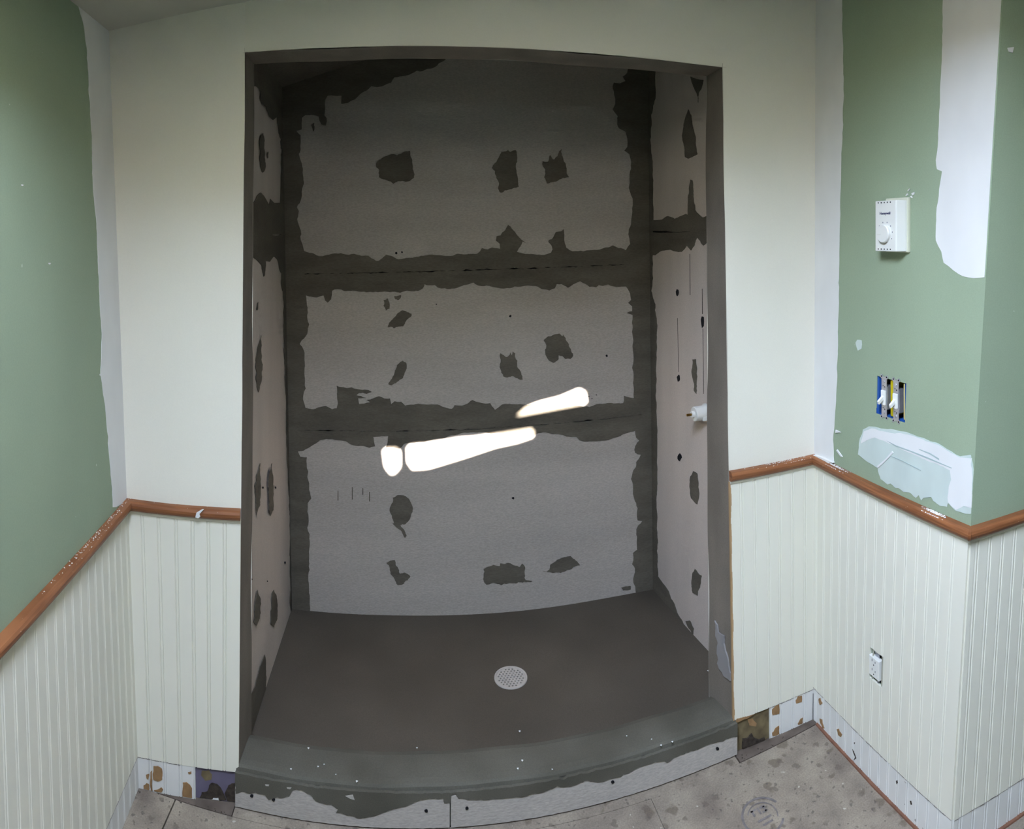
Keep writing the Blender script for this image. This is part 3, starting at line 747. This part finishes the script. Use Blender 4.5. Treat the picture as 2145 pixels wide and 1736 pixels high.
def wainscot(ch, us, zsplit, ztop, parent, holes=(), skip_low=lambda u: False, dep=0.0014):
    root = bpy.data.objects.new('wainscot', None); COL.objects.link(root); root['org'] = (0, 0, 0); root.parent = parent
    root['label'] = 'painted beadboard with tan patches where the baseboard was pulled off'
    for i in range(len(us) - 1):
        f, l = i == 0, i == len(us) - 2
        plank(ch, us[i], us[i + 1], zsplit, ztop, 'bead', root, holes=holes, first=f, last=l, dep=dep)
        if not skip_low((us[i] + us[i + 1]) / 2):
            plank(ch, us[i], us[i + 1], -0.003, zsplit - 0.0012, 'beadlow', root, t=0.0054, first=f, last=l, dep=dep)
    # scribed line where the baseboard used to end
    rnd = random.Random(len(us)); g = G(); n = 60; w = 0.0063
    ok = [u for u in us if not skip_low(u + 1e-4)] if skip_low(us[0] + 1e-4) or skip_low(us[-1] - 1e-4) else us
    ua, ub = (ok[0], ok[-1]) if len(ok) > 1 else (us[0], us[-1])
    if skip_low(ub - 1e-4) and not skip_low(ua + 1e-4): pass
    for i in range(n):
        a, b = ua + (ub - ua) * i / n, ua + (ub - ua) * (i + 1) / n
        if skip_low((a + b) / 2) or rnd.random() < .12: continue
        h = rnd.uniform(.0005, .0016); c = zsplit + rnd.uniform(-.0008, .0006)
        g.quad(ch.P(a, c - h, w), ch.P(b, c - h, w), ch.P(b, c + h * .3, w), ch.P(a, c + h * .3, w))
    g.obj('scribe_line', 'scribe', root)
    return root

def spaced(ch, first_m, step=0.0425):
    us = [0.0]; x = first_m
    while x < ch.len - 0.004: us.append(x / ch.len); x += step
    if (1 - us[-1]) * ch.len < 0.01: us.pop()
    return us + [1.0]

WLX = Chart(lambda z: B_(z) + Vector((0, -0.85, 0)), B_)
wall_left_rear = bpy.data.objects['wall_left_rear']
# left part of the front wall
us = [0.0] + [WF_L.px(x, 1250)[0] for x in (304, 337, 372, 405.5, 437.5, 471)] + [1.0]
cutL = WF_L.px(417, 1640)[0]
j = min(range(len(us)), key=lambda i: abs(us[i] - cutL))
us[j] = us[j]
ZLL = WF_L.px(417, 1604)[1]
wl_f = wainscot(WF_L, us, ZLL, ZR_L - 0.026, wall_front, skip_low=lambda u: u > us[j], dep=0.0026)
# right part of the front wall
usr = [0.004] + [WF_R.px(x, 1250)[0] for x in (1554, 1581, 1608.5, 1632, 1658, 1684)] + [1.0]
ZLR = WF_R.px(1604, 1482)[1]
cutR = WF_R.px(1604, 1520)[0]
jr = min(range(len(usr)), key=lambda i: abs(usr[i] - cutR))
wr_f = wainscot(WF_R, usr, ZLR, ZR_R - 0.026, wall_front, skip_low=lambda u: u < usr[jr], dep=0.0026)
# left wall, right wall, return
wl_l = wainscot(WL, [1 - u for u in spaced(WL, 0.03)][::-1], 0.085, ZR_L - 0.026, wall_left)
wainscot(WLX, [1 - u for u in spaced(WLX, 0.03)][::-1], 0.085, ZR_L - 0.026, wall_left_rear)
wr_r = wainscot(WR, spaced(WR, 0.022), 0.098, ZR_R - 0.026, wall_right, holes=[OUT])
q = [WRR.px(x, 1297)[0] for x in (2061, 2086.5)]
st = (q[1] - q[0]); uu = [0.0]; x = q[0]
while x - st > 0.02: x -= st
while x < 1: uu.append(x); x += st
wr_c = wainscot(WRR, uu + [1.0], 0.098, ZR_R - 0.026, wall_corner, dep=0.0024)

for (ch, u0_, u1_, zt_, par_) in ((WF_L, 0.004, 0.016, 0.080, wl_f), (WF_R, 0.972, 0.984, 0.080, wr_f)):
    obj('corner_gap', [ch.P(u0_, 0, .0062), ch.P(u1_, 0, .0062), ch.P(u1_ - .002, zt_, .0062), ch.P(u0_ + .002, zt_, .0062)], [(0, 1, 2, 3)], 'dark', par_)
# raw cut edge of the panel beside the opening
e1 = [(0.0, 0.0)]
g = G(); n = 40; rnd = random.Random(2)
for i in range(n):
    za, zb = ZLR + (ZR_R - 0.03 - ZLR) * i / n, ZLR + (ZR_R - 0.03 - ZLR) * (i + 1) / n
    wv = 0.012 + 0.006 * math.sin(i * .9) * rnd.random()
    g.quad(WF_R.P(-0.004, za, 0.0066), WF_R.P(wv, za, 0.0066), WF_R.P(wv, zb, 0.0066), WF_R.P(-0.004, zb, 0.0066))
    g.quad(WF_R.P(-0.004, za, 0.0066), WF_R.P(-0.004, zb, 0.0066), WF_R.P(-0.004, zb, -0.001), WF_R.P(-0.004, za, -0.001))
g.obj('raw_edge', 'tan', wr_f)['label'] = 'raw tan fibre edge'

# what shows where the foot of the panelling is cut away
d4 = crop(220, 1560, 7.15)
def lowpatch(name, ch, pts, m, parent, w=0.0066, amp=0.04, seed=1): return patch(name, ch, pts, m, parent, w, amp, 3, seed=seed, zmin=0.002)
uL = us[j]
vs = [WF_L.P(uL, 0.0, 0.0006), WF_L.P(1.0, 0.0, 0.0006), WF_L.P(1.0, ZLL, 0.0006), WF_L.P(uL, ZLL, 0.0006)]
pu = obj('bare_patch', vs, [(0, 1, 2, 3)], 'purple', wl_f); pu['label'] = 'old purple wall paint laid bare'
lowpatch('glue_stain', WF_L, d4((1450, 380), (1560, 375), (1605, 440), (1590, 520), (1500, 530), (1440, 450)), 'oliveglue', wl_f, 0.0012)
lowpatch('glue_stain', WF_L, d4((1450, 700), (1530, 690), (1560, 600), (1600, 560), (1680, 580), (1730, 630), (1770, 700), (1820, 820), (1700, 850), (1560, 840), (1420, 800)), 'debris', wl_f, 0.0016)
lowpatch('glue_stain', WF_L, d4((1850, 600), (1900, 570), (1960, 560), (1975, 880), (1850, 890), (1790, 720)), 'debris', wl_f, 0.0018)
lowpatch('paint_chip', WF_L, d4((1625, 785), (1700, 785), (1725, 875), (1590, 860)), 'beadlow', wl_f, 0.0026)
for k, q in enumerate((d4((735, 290), (800, 290), (860, 330), (870, 400), (865, 490), (800, 520), (735, 495), (722, 400)), d4((690, 380), (715, 360), (718, 500), (722, 690), (695, 690)), d4((585, 580), (630, 545), (665, 560), (668, 680), (600, 680)),
                       d4((740, 650), (800, 640), (850, 605), (878, 640), (850, 690), (760, 705)), d4((1172, 535), (1230, 530), (1280, 570), (1310, 620), (1312, 785), (1172, 775)), d4((622, 420), (665, 410), (655, 495), (630, 470)), d4((1250, 385), (1300, 370), (1300, 405), (1265, 410)))):
    lowpatch('glue_patch', WF_L, q, 'glue', wl_f, 0.0068, seed=k)
d3 = crop(1500, 1400, 4.469)
vs = [WF_R.P(0.0, 0.0, 0.0006), WF_R.P(usr[jr], 0.0, 0.0006), WF_R.P(usr[jr], ZLR, 0.0006), WF_R.P(0.0, ZLR, 0.0006)]
pu = obj('bare_patch', vs, [(0, 1, 2, 3)], 'oliveglue', wr_f); pu['label'] = 'old olive wall laid bare'
lowpatch('glue_stain', WF_R, d3((290, 470), (340, 465), (378, 510), (370, 540), (310, 530)), 'glue', wr_f, 0.0012)
lowpatch('debris', WF_R, d3((240, 690), (245, 650), (290, 645), (330, 600), (350, 640), (400, 660), (450, 640), (450, 700), (240, 760)), 'debris', wr_f, 0.0050)
for k, q in enumerate((d3((515, 370), (545, 340), (580, 322), (582, 410), (520, 425)), d3((735, 290), (755, 250), (793, 242), (792, 300), (740, 315)), d3((515, 590), (545, 545), (580, 522), (582, 600), (520, 620)), d3((755, 505), (780, 460), (802, 448), (800, 500), (760, 515)), d3((160, 505), (185, 455), (350, 415), (300, 445), (190, 490)))):
    lowpatch('glue_patch', WF_R, q, 'glue', wr_f, 0.0068, seed=k)
for k, q in enumerate((d3((975, 275), (990, 265), (1008, 320), (990, 335), (978, 310)), d3((985, 460), (1005, 470), (1030, 550), (1010, 545), (990, 500)), d3((1145, 560), (1165, 555), (1195, 610), (1185, 632), (1160, 615)))):
    lowpatch('glue_patch', WR, q, 'glue', wr_r, 0.0066, seed=k)
for k, q in enumerate((d3((1290, 745), (1310, 780), (1328, 830), (1300, 850), (1318, 820), (1300, 780)), d3((1700, 1040), (1712, 1030), (1716, 1060), (1704, 1070)), d3((1830, 1225), (1842, 1225), (1850, 1260), (1838, 1262)), d3((1305, 685), (1315, 680), (1312, 700)))):
    lowpatch('scuff', WR, q, 'debris', wr_r, 0.0062, seed=k, amp=0)

# ---- joint compound on the walls
wl_edge = [(150, -40), (166, 20), (176, 60), (182, 110), (186, 200), (190, 260), (194, 380), (203, 500), (207, 600), (213, 700), (210, 785), (220, 850), (228, 950), (236, 1062)]
patch('joint_compound', WL, wl_edge + [(300, 1062), (300, -40)], 'compound', wall_left, 0.001, 0.02, 8, umax=1.0, zmin=ZR_L, seed=2)
rw_edge = [(1764, -40), (1766, 120), (1768, 200), (1765, 290), (1760, 420), (1758, 560), (1757, 650), (1754, 790), (1746, 930), (1748, 975)]
patch('joint_compound', WR, rw_edge + [(1690, 975), (1690, -40)], 'compound', wall_right, 0.001, 0.02, 8, umin=0.0, zmin=ZR_R, seed=4)
e2 = crop(1145, 0, 2.145)
patch('joint_compound', WR, e2((1782, -60), (1780, 120), (1775, 300), (1768, 480), (1760, 640), (1750, 720), (1755, 760), (1778, 770), (1765, 850), (1752, 960), (1750, 1080), (1775, 1130), (1785, 1180), (1830, 1215), (1870, 1240), (1920, 1250), (1968, 1245), (2000, 1150), (2020, 800), (2060, 300), (2110, -60)), 'compound', wall_right, 0.0012, 0.02, 8, umax=0.995, seed=6)
e7 = crop(1700, 860, 4.82)
patch('joint_compound', WR, e7((470, 440), (490, 280), (520, 190), (580, 158), (800, 185), (900, 208), (960, 215), (1130, 275), (1280, 330), (1500, 460), (1610, 445), (1640, 600), (1640, 1050), (1560, 1040), (1460, 1010), (1380, 930), (1370, 970), (1300, 960), (1230, 910), (1210, 870), (1130, 880), (1110, 905), (1085, 850), (1055, 880), (1000, 830), (930, 820), (880, 780), (850, 780), (800, 735), (770, 745), (700, 690), (670, 580)), 'compound_thin', wall_right, 0.0010, 0.03, 4, umax=0.998, seed=8)
patch('joint_compound', WR, e7((900, 225), (1130, 290), (1280, 345), (1500, 470), (1620, 480), (1620, 980), (1540, 960), (1460, 1000), (1380, 920), (1400, 600), (1280, 540), (1100, 470), (840, 350), (640, 270), (560, 300), (500, 330), (530, 210), (600, 180)), 'compound', wall_right, 0.0014, 0.04, 4, umax=0.999, seed=9)
for k, q in enumerate((e7((820, 405), (832, 425), (740, 520), (680, 575), (665, 560), (760, 480)), e7((250, 190), (300, 218), (245, 222)), e7((265, 390), (318, 465), (300, 460), (255, 400)))):
    patch('joint_compound', WR, q, 'compound', wall_right, 0.003, 0.0)
for q in (e7((760, 300), (860, 350), (1000, 400), (1180, 470), (1420, 575), (1420, 582), (1170, 482), (1000, 412), (850, 360)), e7((1090, 385), (1200, 425), (1290, 480), (1295, 500), (1200, 440), (1090, 392)), e7((810, 455), (920, 500), (1110, 600), (1105, 606), (920, 510), (805, 462))):
    patch('tool_mark', WR, q, 'toolmark', wall_right, 0.0018, 0.0)
blob('joint_compound', WR, 1800, 722, 7, 13, 'compound_thin', wall_right, 0.001, seed=3)
f7 = crop(1790, 390, 10.21)
for k, q in enumerate((f7((1145, 90), (1190, 45), (1180, 80), (1155, 110)), f7((1100, 200), (1140, 150), (1150, 185), (1110, 212)), f7((1225, 150), (1290, 125), (1285, 170), (1245, 200)), f7((1190, 215), (1230, 205), (1250, 250), (1225, 250)))):
    patch('plaster_scar', WR, q, 'compound', wall_right, 0.002, 0.0)
for (x, y) in ((103, 552), (46, 388), (210, 785)):
    blob('plaster_scar', WL, x, y, 2, 2, 'compound', wall_left, 0.0015)
patch('plaster_scar', WRR, e2((2070, 215), (2098, 212), (2092, 238), (2075, 232)), 'compound', wall_corner, 0.002, 0.0)

# ================================================================== CHAIR RAILS
RP = [(0, 0), (.014, -.0008), (.0195, -.004), (.0225, -.010), (.0225, -.016), (.020, -.022), (.015, -.027), (.009, -.0285), (0.0, -.0285)]
def rail(name, ch, ua, ub, ztop, label, ma=0, mb=0):
    """chair rail along a wall; ma/mb mitre the ends (+1 inside corner, -1 outside corner)"""
    rings = []
    n = 12
    for i in range(n + 1):
        f = i / n
        ring = []
        for (w, dz) in RP:
            a = ua + ma * w / ch.len; b = ub - mb * w / ch.len
            ring.append(ch.P(a + (b - a) * f, ztop + dz, w + 0.0005))
        rings.append(ring)
    o = G().loft(rings).obj(name, 'wood')
    struct(o, label)
    # white fillet under the rail
    rings = []
    for i in range(2):
        f = i
        ring = []
        for (w, dz) in ((0, -.0285), (.011, -.0285), (.0105, -.033), (.007, -.0375), (0, -.0385)):
            a = ua + ma * w / ch.len; b = ub - mb * w / ch.len
            ring.append(ch.P(a + (b - a) * f, ztop + dz, w + 0.0005))
        rings.append(ring)
    G().loft(rings).obj('fillet', 'bead', o)
    return o
uend = WF_L.px(508, 1075)[0]
t1 = rail('trim_1', WL, 0.0, 1.0, ZR_L, 'long oak chair rail running down the left green wall', 0, 1)
t2 = rail('trim_2', WF_L, 0.0, min(uend, 0.998), ZR_L, 'short oak chair rail left of the shower opening with a white paint drip', 1, 0)
t3 = rail('trim_3', WF_R, max(0.0, WF_R.px(1527, 1000)[0]), 1.0, ZR_R, 'short oak chair rail right of the shower opening', 0, 1)
t4 = rail('trim_4', WR, 0.0, 1.0, ZR_R, 'oak chair rail on the right wall dusted with plaster', 1, -1)
t5 = rail('trim_5', WRR, 0.0, 1.0, ZR_R, 'oak chair rail on the wall turning away at far right', -1, 0)
rail('trim_8', WLX, 0.0, 1.0, ZR_L, 'oak chair rail on the left wall beside the camera')
# drips and dust on the rails
h3 = crop(0, 900, 2.077)
CHR = Chart(lambda z: L_(z) + WF_L.n * 0.0225, lambda z: JL(z) + WF_L.n * 0.0225)
patch('paint_drip', CHR, h3((880, 345), (888, 345), (868, 365), (872, 378), (862, 384), (850, 380), (855, 360)), 'compound', t2, 0.002, 0.0)
def dust(parent, ch, u, z, ru, n, seed):
    rnd = random.Random(seed); g = G()
    for _ in range(n):
        uu_ = u + rnd.gauss(0, ru) / ch.len; w = rnd.uniform(0.002, 0.019); s = rnd.uniform(.0006, .0022)
        p = ch.P(uu_, z, w); p.z = z - (0.0005 if w < .012 else .0035) + .0004
        a = rnd.uniform(0, 6)
        g.add([p + Vector((math.cos(a + i * 2.1) * s, math.sin(a + i * 2.1) * s, 0)) for i in range(3)] + [p + Vector((0, 0, s * .8))], [(0, 1, 2), (0, 1, 3), (1, 2, 3), (2, 0, 3)])
    o = g.obj('plaster_dust', 'compound', parent); o['kind'] = 'stuff'; o['label'] = 'white plaster dust'
dust(t4, WR, WR.px(1962, 1070)[0], ZR_R, 0.016, 420, 1)
dust(t4, WR, WR.px(1755, 972)[0], ZR_R, 0.03, 260, 2)
dust(t1, WL, 0.75, ZR_L, 0.14, 200, 3)
dust(t3, WF_R, 0.6, ZR_R, 0.06, 120, 4)
patch('paint_smear', WR, e7((10, 470), (60, 445), (150, 480), (240, 520), (140, 515), (60, 510)), 'compound', t4, 0.010, 0.03, 4, zmin=ZR_R - 0.001)

# floor-edge strip of old reddish flooring along the right wall
def shoe(name, ch, ua, ub, label, mb=0):
    rings = []
    for i in range(9):
        f = i / 8; ring = []
        for (w, z) in ((0.004, 0.0), (0.013 + .001 * math.sin(i * 2), 0.0), (0.012 + .001 * math.sin(i * 2), 0.0035), (0.004, 0.0045)):
            b = ub - mb * w / ch.len
            ring.append(ch.P(ua + (b - ua) * f, z, w))
        rings.append(ring)
    return struct(G().loft(rings).obj(name, 'redbrown'), label)
shoe('trim_6', WR, 0.05, 1.0, 'thin strip of old red-brown flooring along the foot of the right wall', -1)
shoe('trim_7', WRR, 0.0, 1.0, 'thin strip of old red-brown flooring under the wall at far right')

# floor debris and the printed stamp
g = G(); rnd = random.Random(12)
for _ in range(14):
    x = rnd.uniform(0.90, 1.05); y = 1.60 - abs(rnd.gauss(0, .018)) + 0.02; s = rnd.uniform(.0015, .0035); a = rnd.uniform(0, 6)
    p = Vector((x, y, 0.0006))
    g.add([p + Vector((math.cos(a + i * 2.1) * s, math.sin(a + i * 2.1) * s, 0)) for i in range(3)] + [p + Vector((0, 0, s * .6))], [(0, 1, 2), (0, 1, 3), (1, 2, 3), (2, 0, 3)])
for _ in range(16):
    x = rnd.uniform(-0.72, -0.46); y = 1.605 - abs(rnd.gauss(0, .012)); s = rnd.uniform(.001, .003); a = rnd.uniform(0, 6)
    p = Vector((x, y, 0.0006))
    g.add([p + Vector((math.cos(a + i * 2.1) * s, math.sin(a + i * 2.1) * s, 0)) for i in range(3)] + [p + Vector((0, 0, s * .6))], [(0, 1, 2), (0, 1, 3), (1, 2, 3), (2, 0, 3)])
o = g.obj('floor_crumbs', 'debris', floor); o['kind'] = 'stuff'; o['label'] = 'dark crumbs of old glue along the wall foot'
SC = floor_px(1598, 1708, 0.001)
g = G(); n = 40
for (ro, ri, a0, a1) in ((0.056, 0.050, 0.3, 5.6), (0.040, 0.037, -0.6, 2.6)):
    prev = None
    for i in range(n + 1):
        a = a0 + (a1 - a0) * i / n
        cur = (SC + Vector((ro * math.cos(a), ro * math.sin(a), 0)), SC + Vector((ri * math.cos(a), ri * math.sin(a), 0)))
        if prev: g.quad(prev[0], cur[0], cur[1], prev[1])
        prev = cur
for (x0, y0, x1, y1) in ((-.022, .008, -.016, .026), (-.022, .022, -.006, .027), (-.004, .006, .001, .027), (.004, .020, .020, .026), (.004, .006, .020, .011), (.012, .008, .017, .024), (-.020, -.012, .020, -.006), (-.014, -.026, .016, -.021)):
    g.quad(SC + Vector((x0, y0, 0)), SC + Vector((x1, y0, 0)), SC + Vector((x1, y1, 0)), SC + Vector((x0, y1, 0)))
g.obj('ink_stamp', 'print', floor)['label'] = 'faded round ink stamp'

# ================================================================== FITTINGS
class Loc:
    """local frame on a wall: a along the wall, b up, c out of the wall"""
    def __init__(s, ch, u, z): s.o = ch.P(u, z); s.e = ch.e; s.n = ch.n; s.z = Vector((0, 0, 1))
    def __call__(s, a, b, c): return s.o + s.e * a + s.z * b + s.n * c
def lbox(L, a0, a1, b0, b1, c0, c1, bev=0.0):
    g = G()
    if not bev:
        g.loft([[L(a0, b0, c), L(a1, b0, c), L(a1, b1, c), L(a0, b1, c)] for c in (c0, c1)])
    else:
        def ring(c, i):
            pts = []
            for (ca, cb, s0) in ((a0 + bev, b0 + bev, math.pi), (a1 - bev, b0 + bev, 1.5 * math.pi), (a1 - bev, b1 - bev, 0), (a0 + bev, b1 - bev, .5 * math.pi)):
                for k in range(4):
                    an = s0 + k * math.pi / 6; rr = max(bev - i, 0.0002)
                    pts.append(L(ca + rr * math.cos(an), cb + rr * math.sin(an), c))
            return pts
        g.loft([ring(c0, 0), ring(c1 - bev * .6, 0), ring(c1 - bev * .15, bev * .3), ring(c1, bev * .7)])
    return g
def lcyl(L, a, b, r, c0, c1, n=32, bev=0.001):
    R_ = lambda rr, c: [L(a + rr * math.cos(i * 2 * math.pi / n), b + rr * math.sin(i * 2 * math.pi / n), c) for i in range(n)]
    return G().loft([R_(r, c0), R_(r, c1 - bev), R_(r - bev, c1)])

# ---- thermostat
ur = WR.px(1907, 470)[0]; zt, zb = WR.px(1907, 413)[1], WR.px(1907, 529)[1]
T = Loc(WR, ur, zb); th_h = zt - zb
th = thing('thermostat', 'white dial thermostat on the green wall beside the joint compound', 'thermostat', T(0, 0, 0))
lbox(T, -0.086, 0.004, 0, th_h, 0.0003, 0.008, 0.003).obj('back_plate', 'ivory', th, T(0, 0, 0))
cb0, cb1 = 0.003, th_h - 0.008
# cover with a wide chamfer on the near side
sec = [(-0.095, 0.007), (-0.095, 0.034), (-0.0935, 0.0365), (-0.091, 0.0375), (-0.012, 0.0375), (-0.0085, 0.036), (-0.002, 0.0135), (-0.001, 0.007)]
cov = G().loft([[T(a, b, c) for a, c in sec] for b in (cb0, cb1)]).obj('cover', 'plastic', th, T(0, 0, 0))
bpy.context.view_layer.objects.active = cov
bvm = cov.modifiers.new('bevel', 'BEVEL'); bvm.width = 0.0015; bvm.segments = 2; bvm.limit_method = 'ANGLE'
kc = (-0.0535, cb0 + 0.046)
dial = lcyl(T, kc[0], kc[1], 0.0240, 0.0374, 0.047, 40, 0.002).obj('dial', 'plastic', th, T(0, 0, 0))
lbox(T, kc[0] - 0.021, kc[0] - 0.006, kc[1] - 0.0035, kc[1] - 0.0025, 0.0469, 0.0473).obj('pointer_line', 'ivory', dial, T(0, 0, 0))
for i in range(5):
    for (b0) in (cb1 - 0.0065, cb0 + 0.0035):
        lbox(T, -0.0820 + i * 0.0122, -0.0820 + i * 0.0122 + 0.0032, b0, b0 + 0.0036, 0.0370, 0.0379).obj('vent_slot', 'blackhole', th, T(0, 0, 0))
for i in range(8):
    a = math.radians(205 - i * 33)
    x, y = kc[0] + 0.0300 * math.cos(a), kc[1] + .0300 * math.sin(a)
    if -0.093 < x < -0.014:
        lbox(T, x - .0009, x + .0009, y - .0016, y + .0016, 0.0372, 0.0378).obj('scale_mark', 'ink', th, T(0, 0, 0))
def text(s, L, a, b, c, size, m, parent, name):
    cu = bpy.data.curves.new('tmp', 'FONT'); cu.body = s; cu.size = size; cu.align_x = 'CENTER'; cu.offset = size * 0.02; cu.extrude = 0.0002
    to = bpy.data.objects.new('tmp', cu); COL.objects.link(to)
    dg = bpy.context.evaluated_depsgraph_get(); dg.update()
    me = to.evaluated_get(dg).to_mesh()
    vs = [L(a + v.co.x, b + v.co.y, c + v.co.z) for v in me.vertices]; fs = [tuple(p.vertices) for p in me.polygons]
    to.evaluated_get(dg).to_mesh_clear()
    bpy.data.objects.remove(to); bpy.data.curves.remove(cu)
    return obj(name, vs, fs, m, parent, L.o)
text('Honeywell', T, -0.0530, cb1 - 0.036, 0.0377, 0.0100, 'ink', th, 'brand_print')

# ---- two-gang switch box
Lb = Loc(WR, SW[0], SW[2]); bw = (SW[1] - SW[0]) * WR.len; bh = SW[3] - SW[2]
box = thing('switch_box', 'open blue two-gang wall box with yellow divider holding the switches', 'switch box', Lb(0, 0, -0.06))
dp = -0.06
g = G()
g.quad(Lb(0.0005, 0.0005, dp), Lb(bw - .0005, 0.0005, dp), Lb(bw - .0005, bh - .0005, dp), Lb(0.0005, bh - .0005, dp))
g.quad(Lb(0.0005, 0.0005, dp), Lb(bw - .0005, 0.0005, dp), Lb(bw - .0005, 0.0005, -0.001), Lb(0.0005, 0.0005, -0.001))
g.quad(Lb(0.0005, bh - .0005, dp), Lb(bw - .0005, bh - .0005, dp), Lb(bw - .0005, bh - .0005, -0.001), Lb(0.0005, bh - .0005, -0.001))
g.quad(Lb(0.0005, 0.0005, dp), Lb(0.0005, bh - .0005, dp), Lb(0.0005, bh - .0005, -0.001), Lb(0.0005, 0.0005, -0.001))
g.quad(Lb(bw - .0005, 0.0005, dp), Lb(bw - .0005, bh - .0005, dp), Lb(bw - .0005, bh - .0005, -0.001), Lb(bw - .0005, 0.0005, -0.001))
g.obj('box_shell', 'bluebox', box, Lb(0, 0, dp))
lbox(Lb, 0.0008, 0.010, 0.001, bh - .001, -0.03, -0.003).obj('blue_side', 'bluebox', box, Lb(0, 0, dp))
lbox(Lb, bw * .46, bw * .55, 0.004, bh - .004, -0.055, -0.006).obj('divider', 'yellow', box, Lb(0, 0, dp))
lbox(Lb, bw - .009, bw - .003, 0.006, bh - .004, -0.05, -0.004).obj('cable_sheath', 'cream_wire', box, Lb(0, 0, dp))
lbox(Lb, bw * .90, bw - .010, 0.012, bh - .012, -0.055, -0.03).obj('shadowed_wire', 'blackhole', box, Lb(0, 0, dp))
def toggle(ac, label):
    s = thing('toggle_switch', label, 'switch', Lb(ac, 0, 0), 'toggle switches in the open box')
    w = 0.0105
    # metal yoke with plaster ears
    g = lbox(Lb, ac - w, ac + w, -0.003, bh + .003, -0.0005, 0.0012)
    for b in (-0.003, bh + .003):
        for a in (ac - w, ac + w):
            n = 12
            g.loft([[Lb(a + .0052 * math.cos(i * math.pi / 6), b + .0052 * math.sin(i * math.pi / 6), c) for i in range(n)] for c in (-0.0004, 0.0013)])
    g.obj('yoke', 'steel', s, Lb(ac, 0, 0))
    for b in (-0.003, bh + .003):
        for a in (ac - w, ac + w):
            lcyl(Lb, a, b, 0.0024, 0.0012, 0.0016, 12, .0001).obj('ear_hole', 'blackhole', s, Lb(ac, 0, 0))
    for b in (0.010, bh - .010):
        lcyl(Lb, ac, b, 0.0038, 0.001, 0.0028, 14, .0008).obj('screw', 'steel', s, Lb(ac, 0, 0))
    for b in (0.021, bh - .022):
        lbox(Lb, ac - .005, ac - .002, b, b + .002, 0.001, 0.0016).obj('yoke_slot', 'blackhole', s, Lb(ac, 0, 0))
        lbox(Lb, ac + .001, ac + .005, b - .003, b - .0005, 0.001, 0.0016).obj('yoke_slot', 'blackhole', s, Lb(ac, 0, 0))
    lbox(Lb, ac - .0125, ac + .0125, 0.020, bh - .022, -0.028, -0.0006).obj('body', 'steel', s, Lb(ac, 0, 0))
    lbox(Lb, ac - .0085, ac + .0085, bh * .30, bh * .68, 0.0010, 0.006, 0.0015).obj('bezel', 'plastic', s, Lb(ac, 0, 0))
    # lever thrown down
    g = G(); zc = bh * .50
    g.loft([[Lb(ac - .0042, zc - .004, .004), Lb(ac + .0042, zc - .004, .004), Lb(ac + .0042, zc + .006, .004), Lb(ac - .0042, zc + .006, .004)],
            [Lb(ac - .0036, zc - .0165, .020), Lb(ac + .0036, zc - .0165, .020), Lb(ac + .0036, zc - .0085, .0225), Lb(ac - .0036, zc - .0085, .0225)]])
    g.obj('lever', 'plastic', s, Lb(ac, 0, 0))
toggle(bw * .30, 'toggle switch beside the blue side of the wall box, nearer the corner')
toggle(bw * .71, 'toggle switch right of the yellow divider in the wall box')

# ---- outlet
Lo = Loc(WR, OUT[0], OUT[2]); ow = (OUT[1] - OUT[0]) * WR.len; oh = OUT[3] - OUT[2]
outl = thing('outlet', 'white rectangular outlet without cover plate in the beadboard', 'outlet', Lo(ow / 2, 0, 0))
g = G()
for (a, b, c_, d) in (((0.0004, 0.0004), (ow - .0004, 0.0004), (ow - .0004, oh - .0004), (0.0004, oh - .0004)),):
    ring0 = [Lo(*a, -0.05), Lo(*b, -0.05), Lo(*c_, -0.05), Lo(*d, -0.05)]; ring1 = [Lo(*a, -0.002), Lo(*b, -0.002), Lo(*c_, -0.002), Lo(*d, -0.002)]
    g.loft([ring0, ring1], cap=False); g.quad(*ring0)
g.obj('box_shell', 'boxgrey', outl, Lo(0, 0, 0))
lbox(Lo, 0.016, ow - .026, 0.002, oh - .004, -0.004, -0.0025).obj('strap', 'steel', outl, Lo(0, 0, 0))
face = lbox(Lo, 0.002, ow - .015, 0.012, oh - .020, -0.006, 0.0080, 0.001).obj('face', 'plastic', outl, Lo(0, 0, 0))
for zc in (oh * .32, oh * .62):
    m_ = (0.002 + ow - .016) / 2
    for (da, db, w_, h_) in ((-.0075, .004, .0016, .0065), (.0055, .003, .0016, .0052), (-.001, -.007, .003, .003)):
        lbox(Lo, m_ + da - w_ / 2, m_ + da + w_ / 2, zc + db - h_ / 2, zc + db + h_ / 2, 0.0077, 0.0084).obj('slot', 'blackhole', face, Lo(0, 0, 0))
lcyl(Lo, ow - .024, 0.005, 0.0034, 0.001, 0.005, 14, .0008).obj('screw', 'steel', outl, Lo(0, 0, 0))
lbox(Lo, ow - .013, ow - .008, oh * .3, oh * .7, -0.02, -0.004).obj('terminal', 'steel', outl, Lo(0, 0, 0))

# ---- shower valve rough-in
u, z = AR.px(1480, 863); V = Loc(AR, u, z)
val = thing('shower_valve', 'white plastic shower valve guard with brass stem on the right alcove wall', 'valve', V(0, 0, 0))
lcyl(V, 0, 0, 0.030, 0.0016, 0.006, 36).obj('flange', 'plastic', val, V(0, 0, 0), True)
lcyl(V, 0, 0, 0.0245, 0.005, 0.050, 36, .002).obj('guard', 'plastic', val, V(0, 0, 0))
lcyl(V, 0, 0, 0.011, 0.049, 0.060, 24).obj('collar', 'plastic', val, V(0, 0, 0))
lcyl(V, 0, 0, 0.0042, 0.059, 0.078, 16, .0008).obj('stem', 'brass', val, V(0, 0, 0))
lbox(V, 0.012, 0.024, -0.022, -0.008, 0.010, 0.0255, 0.001).obj('clip', 'plastic', val, V(0, 0, 0))

for o in bpy.data.objects:
    if 'org' in o: del o['org']
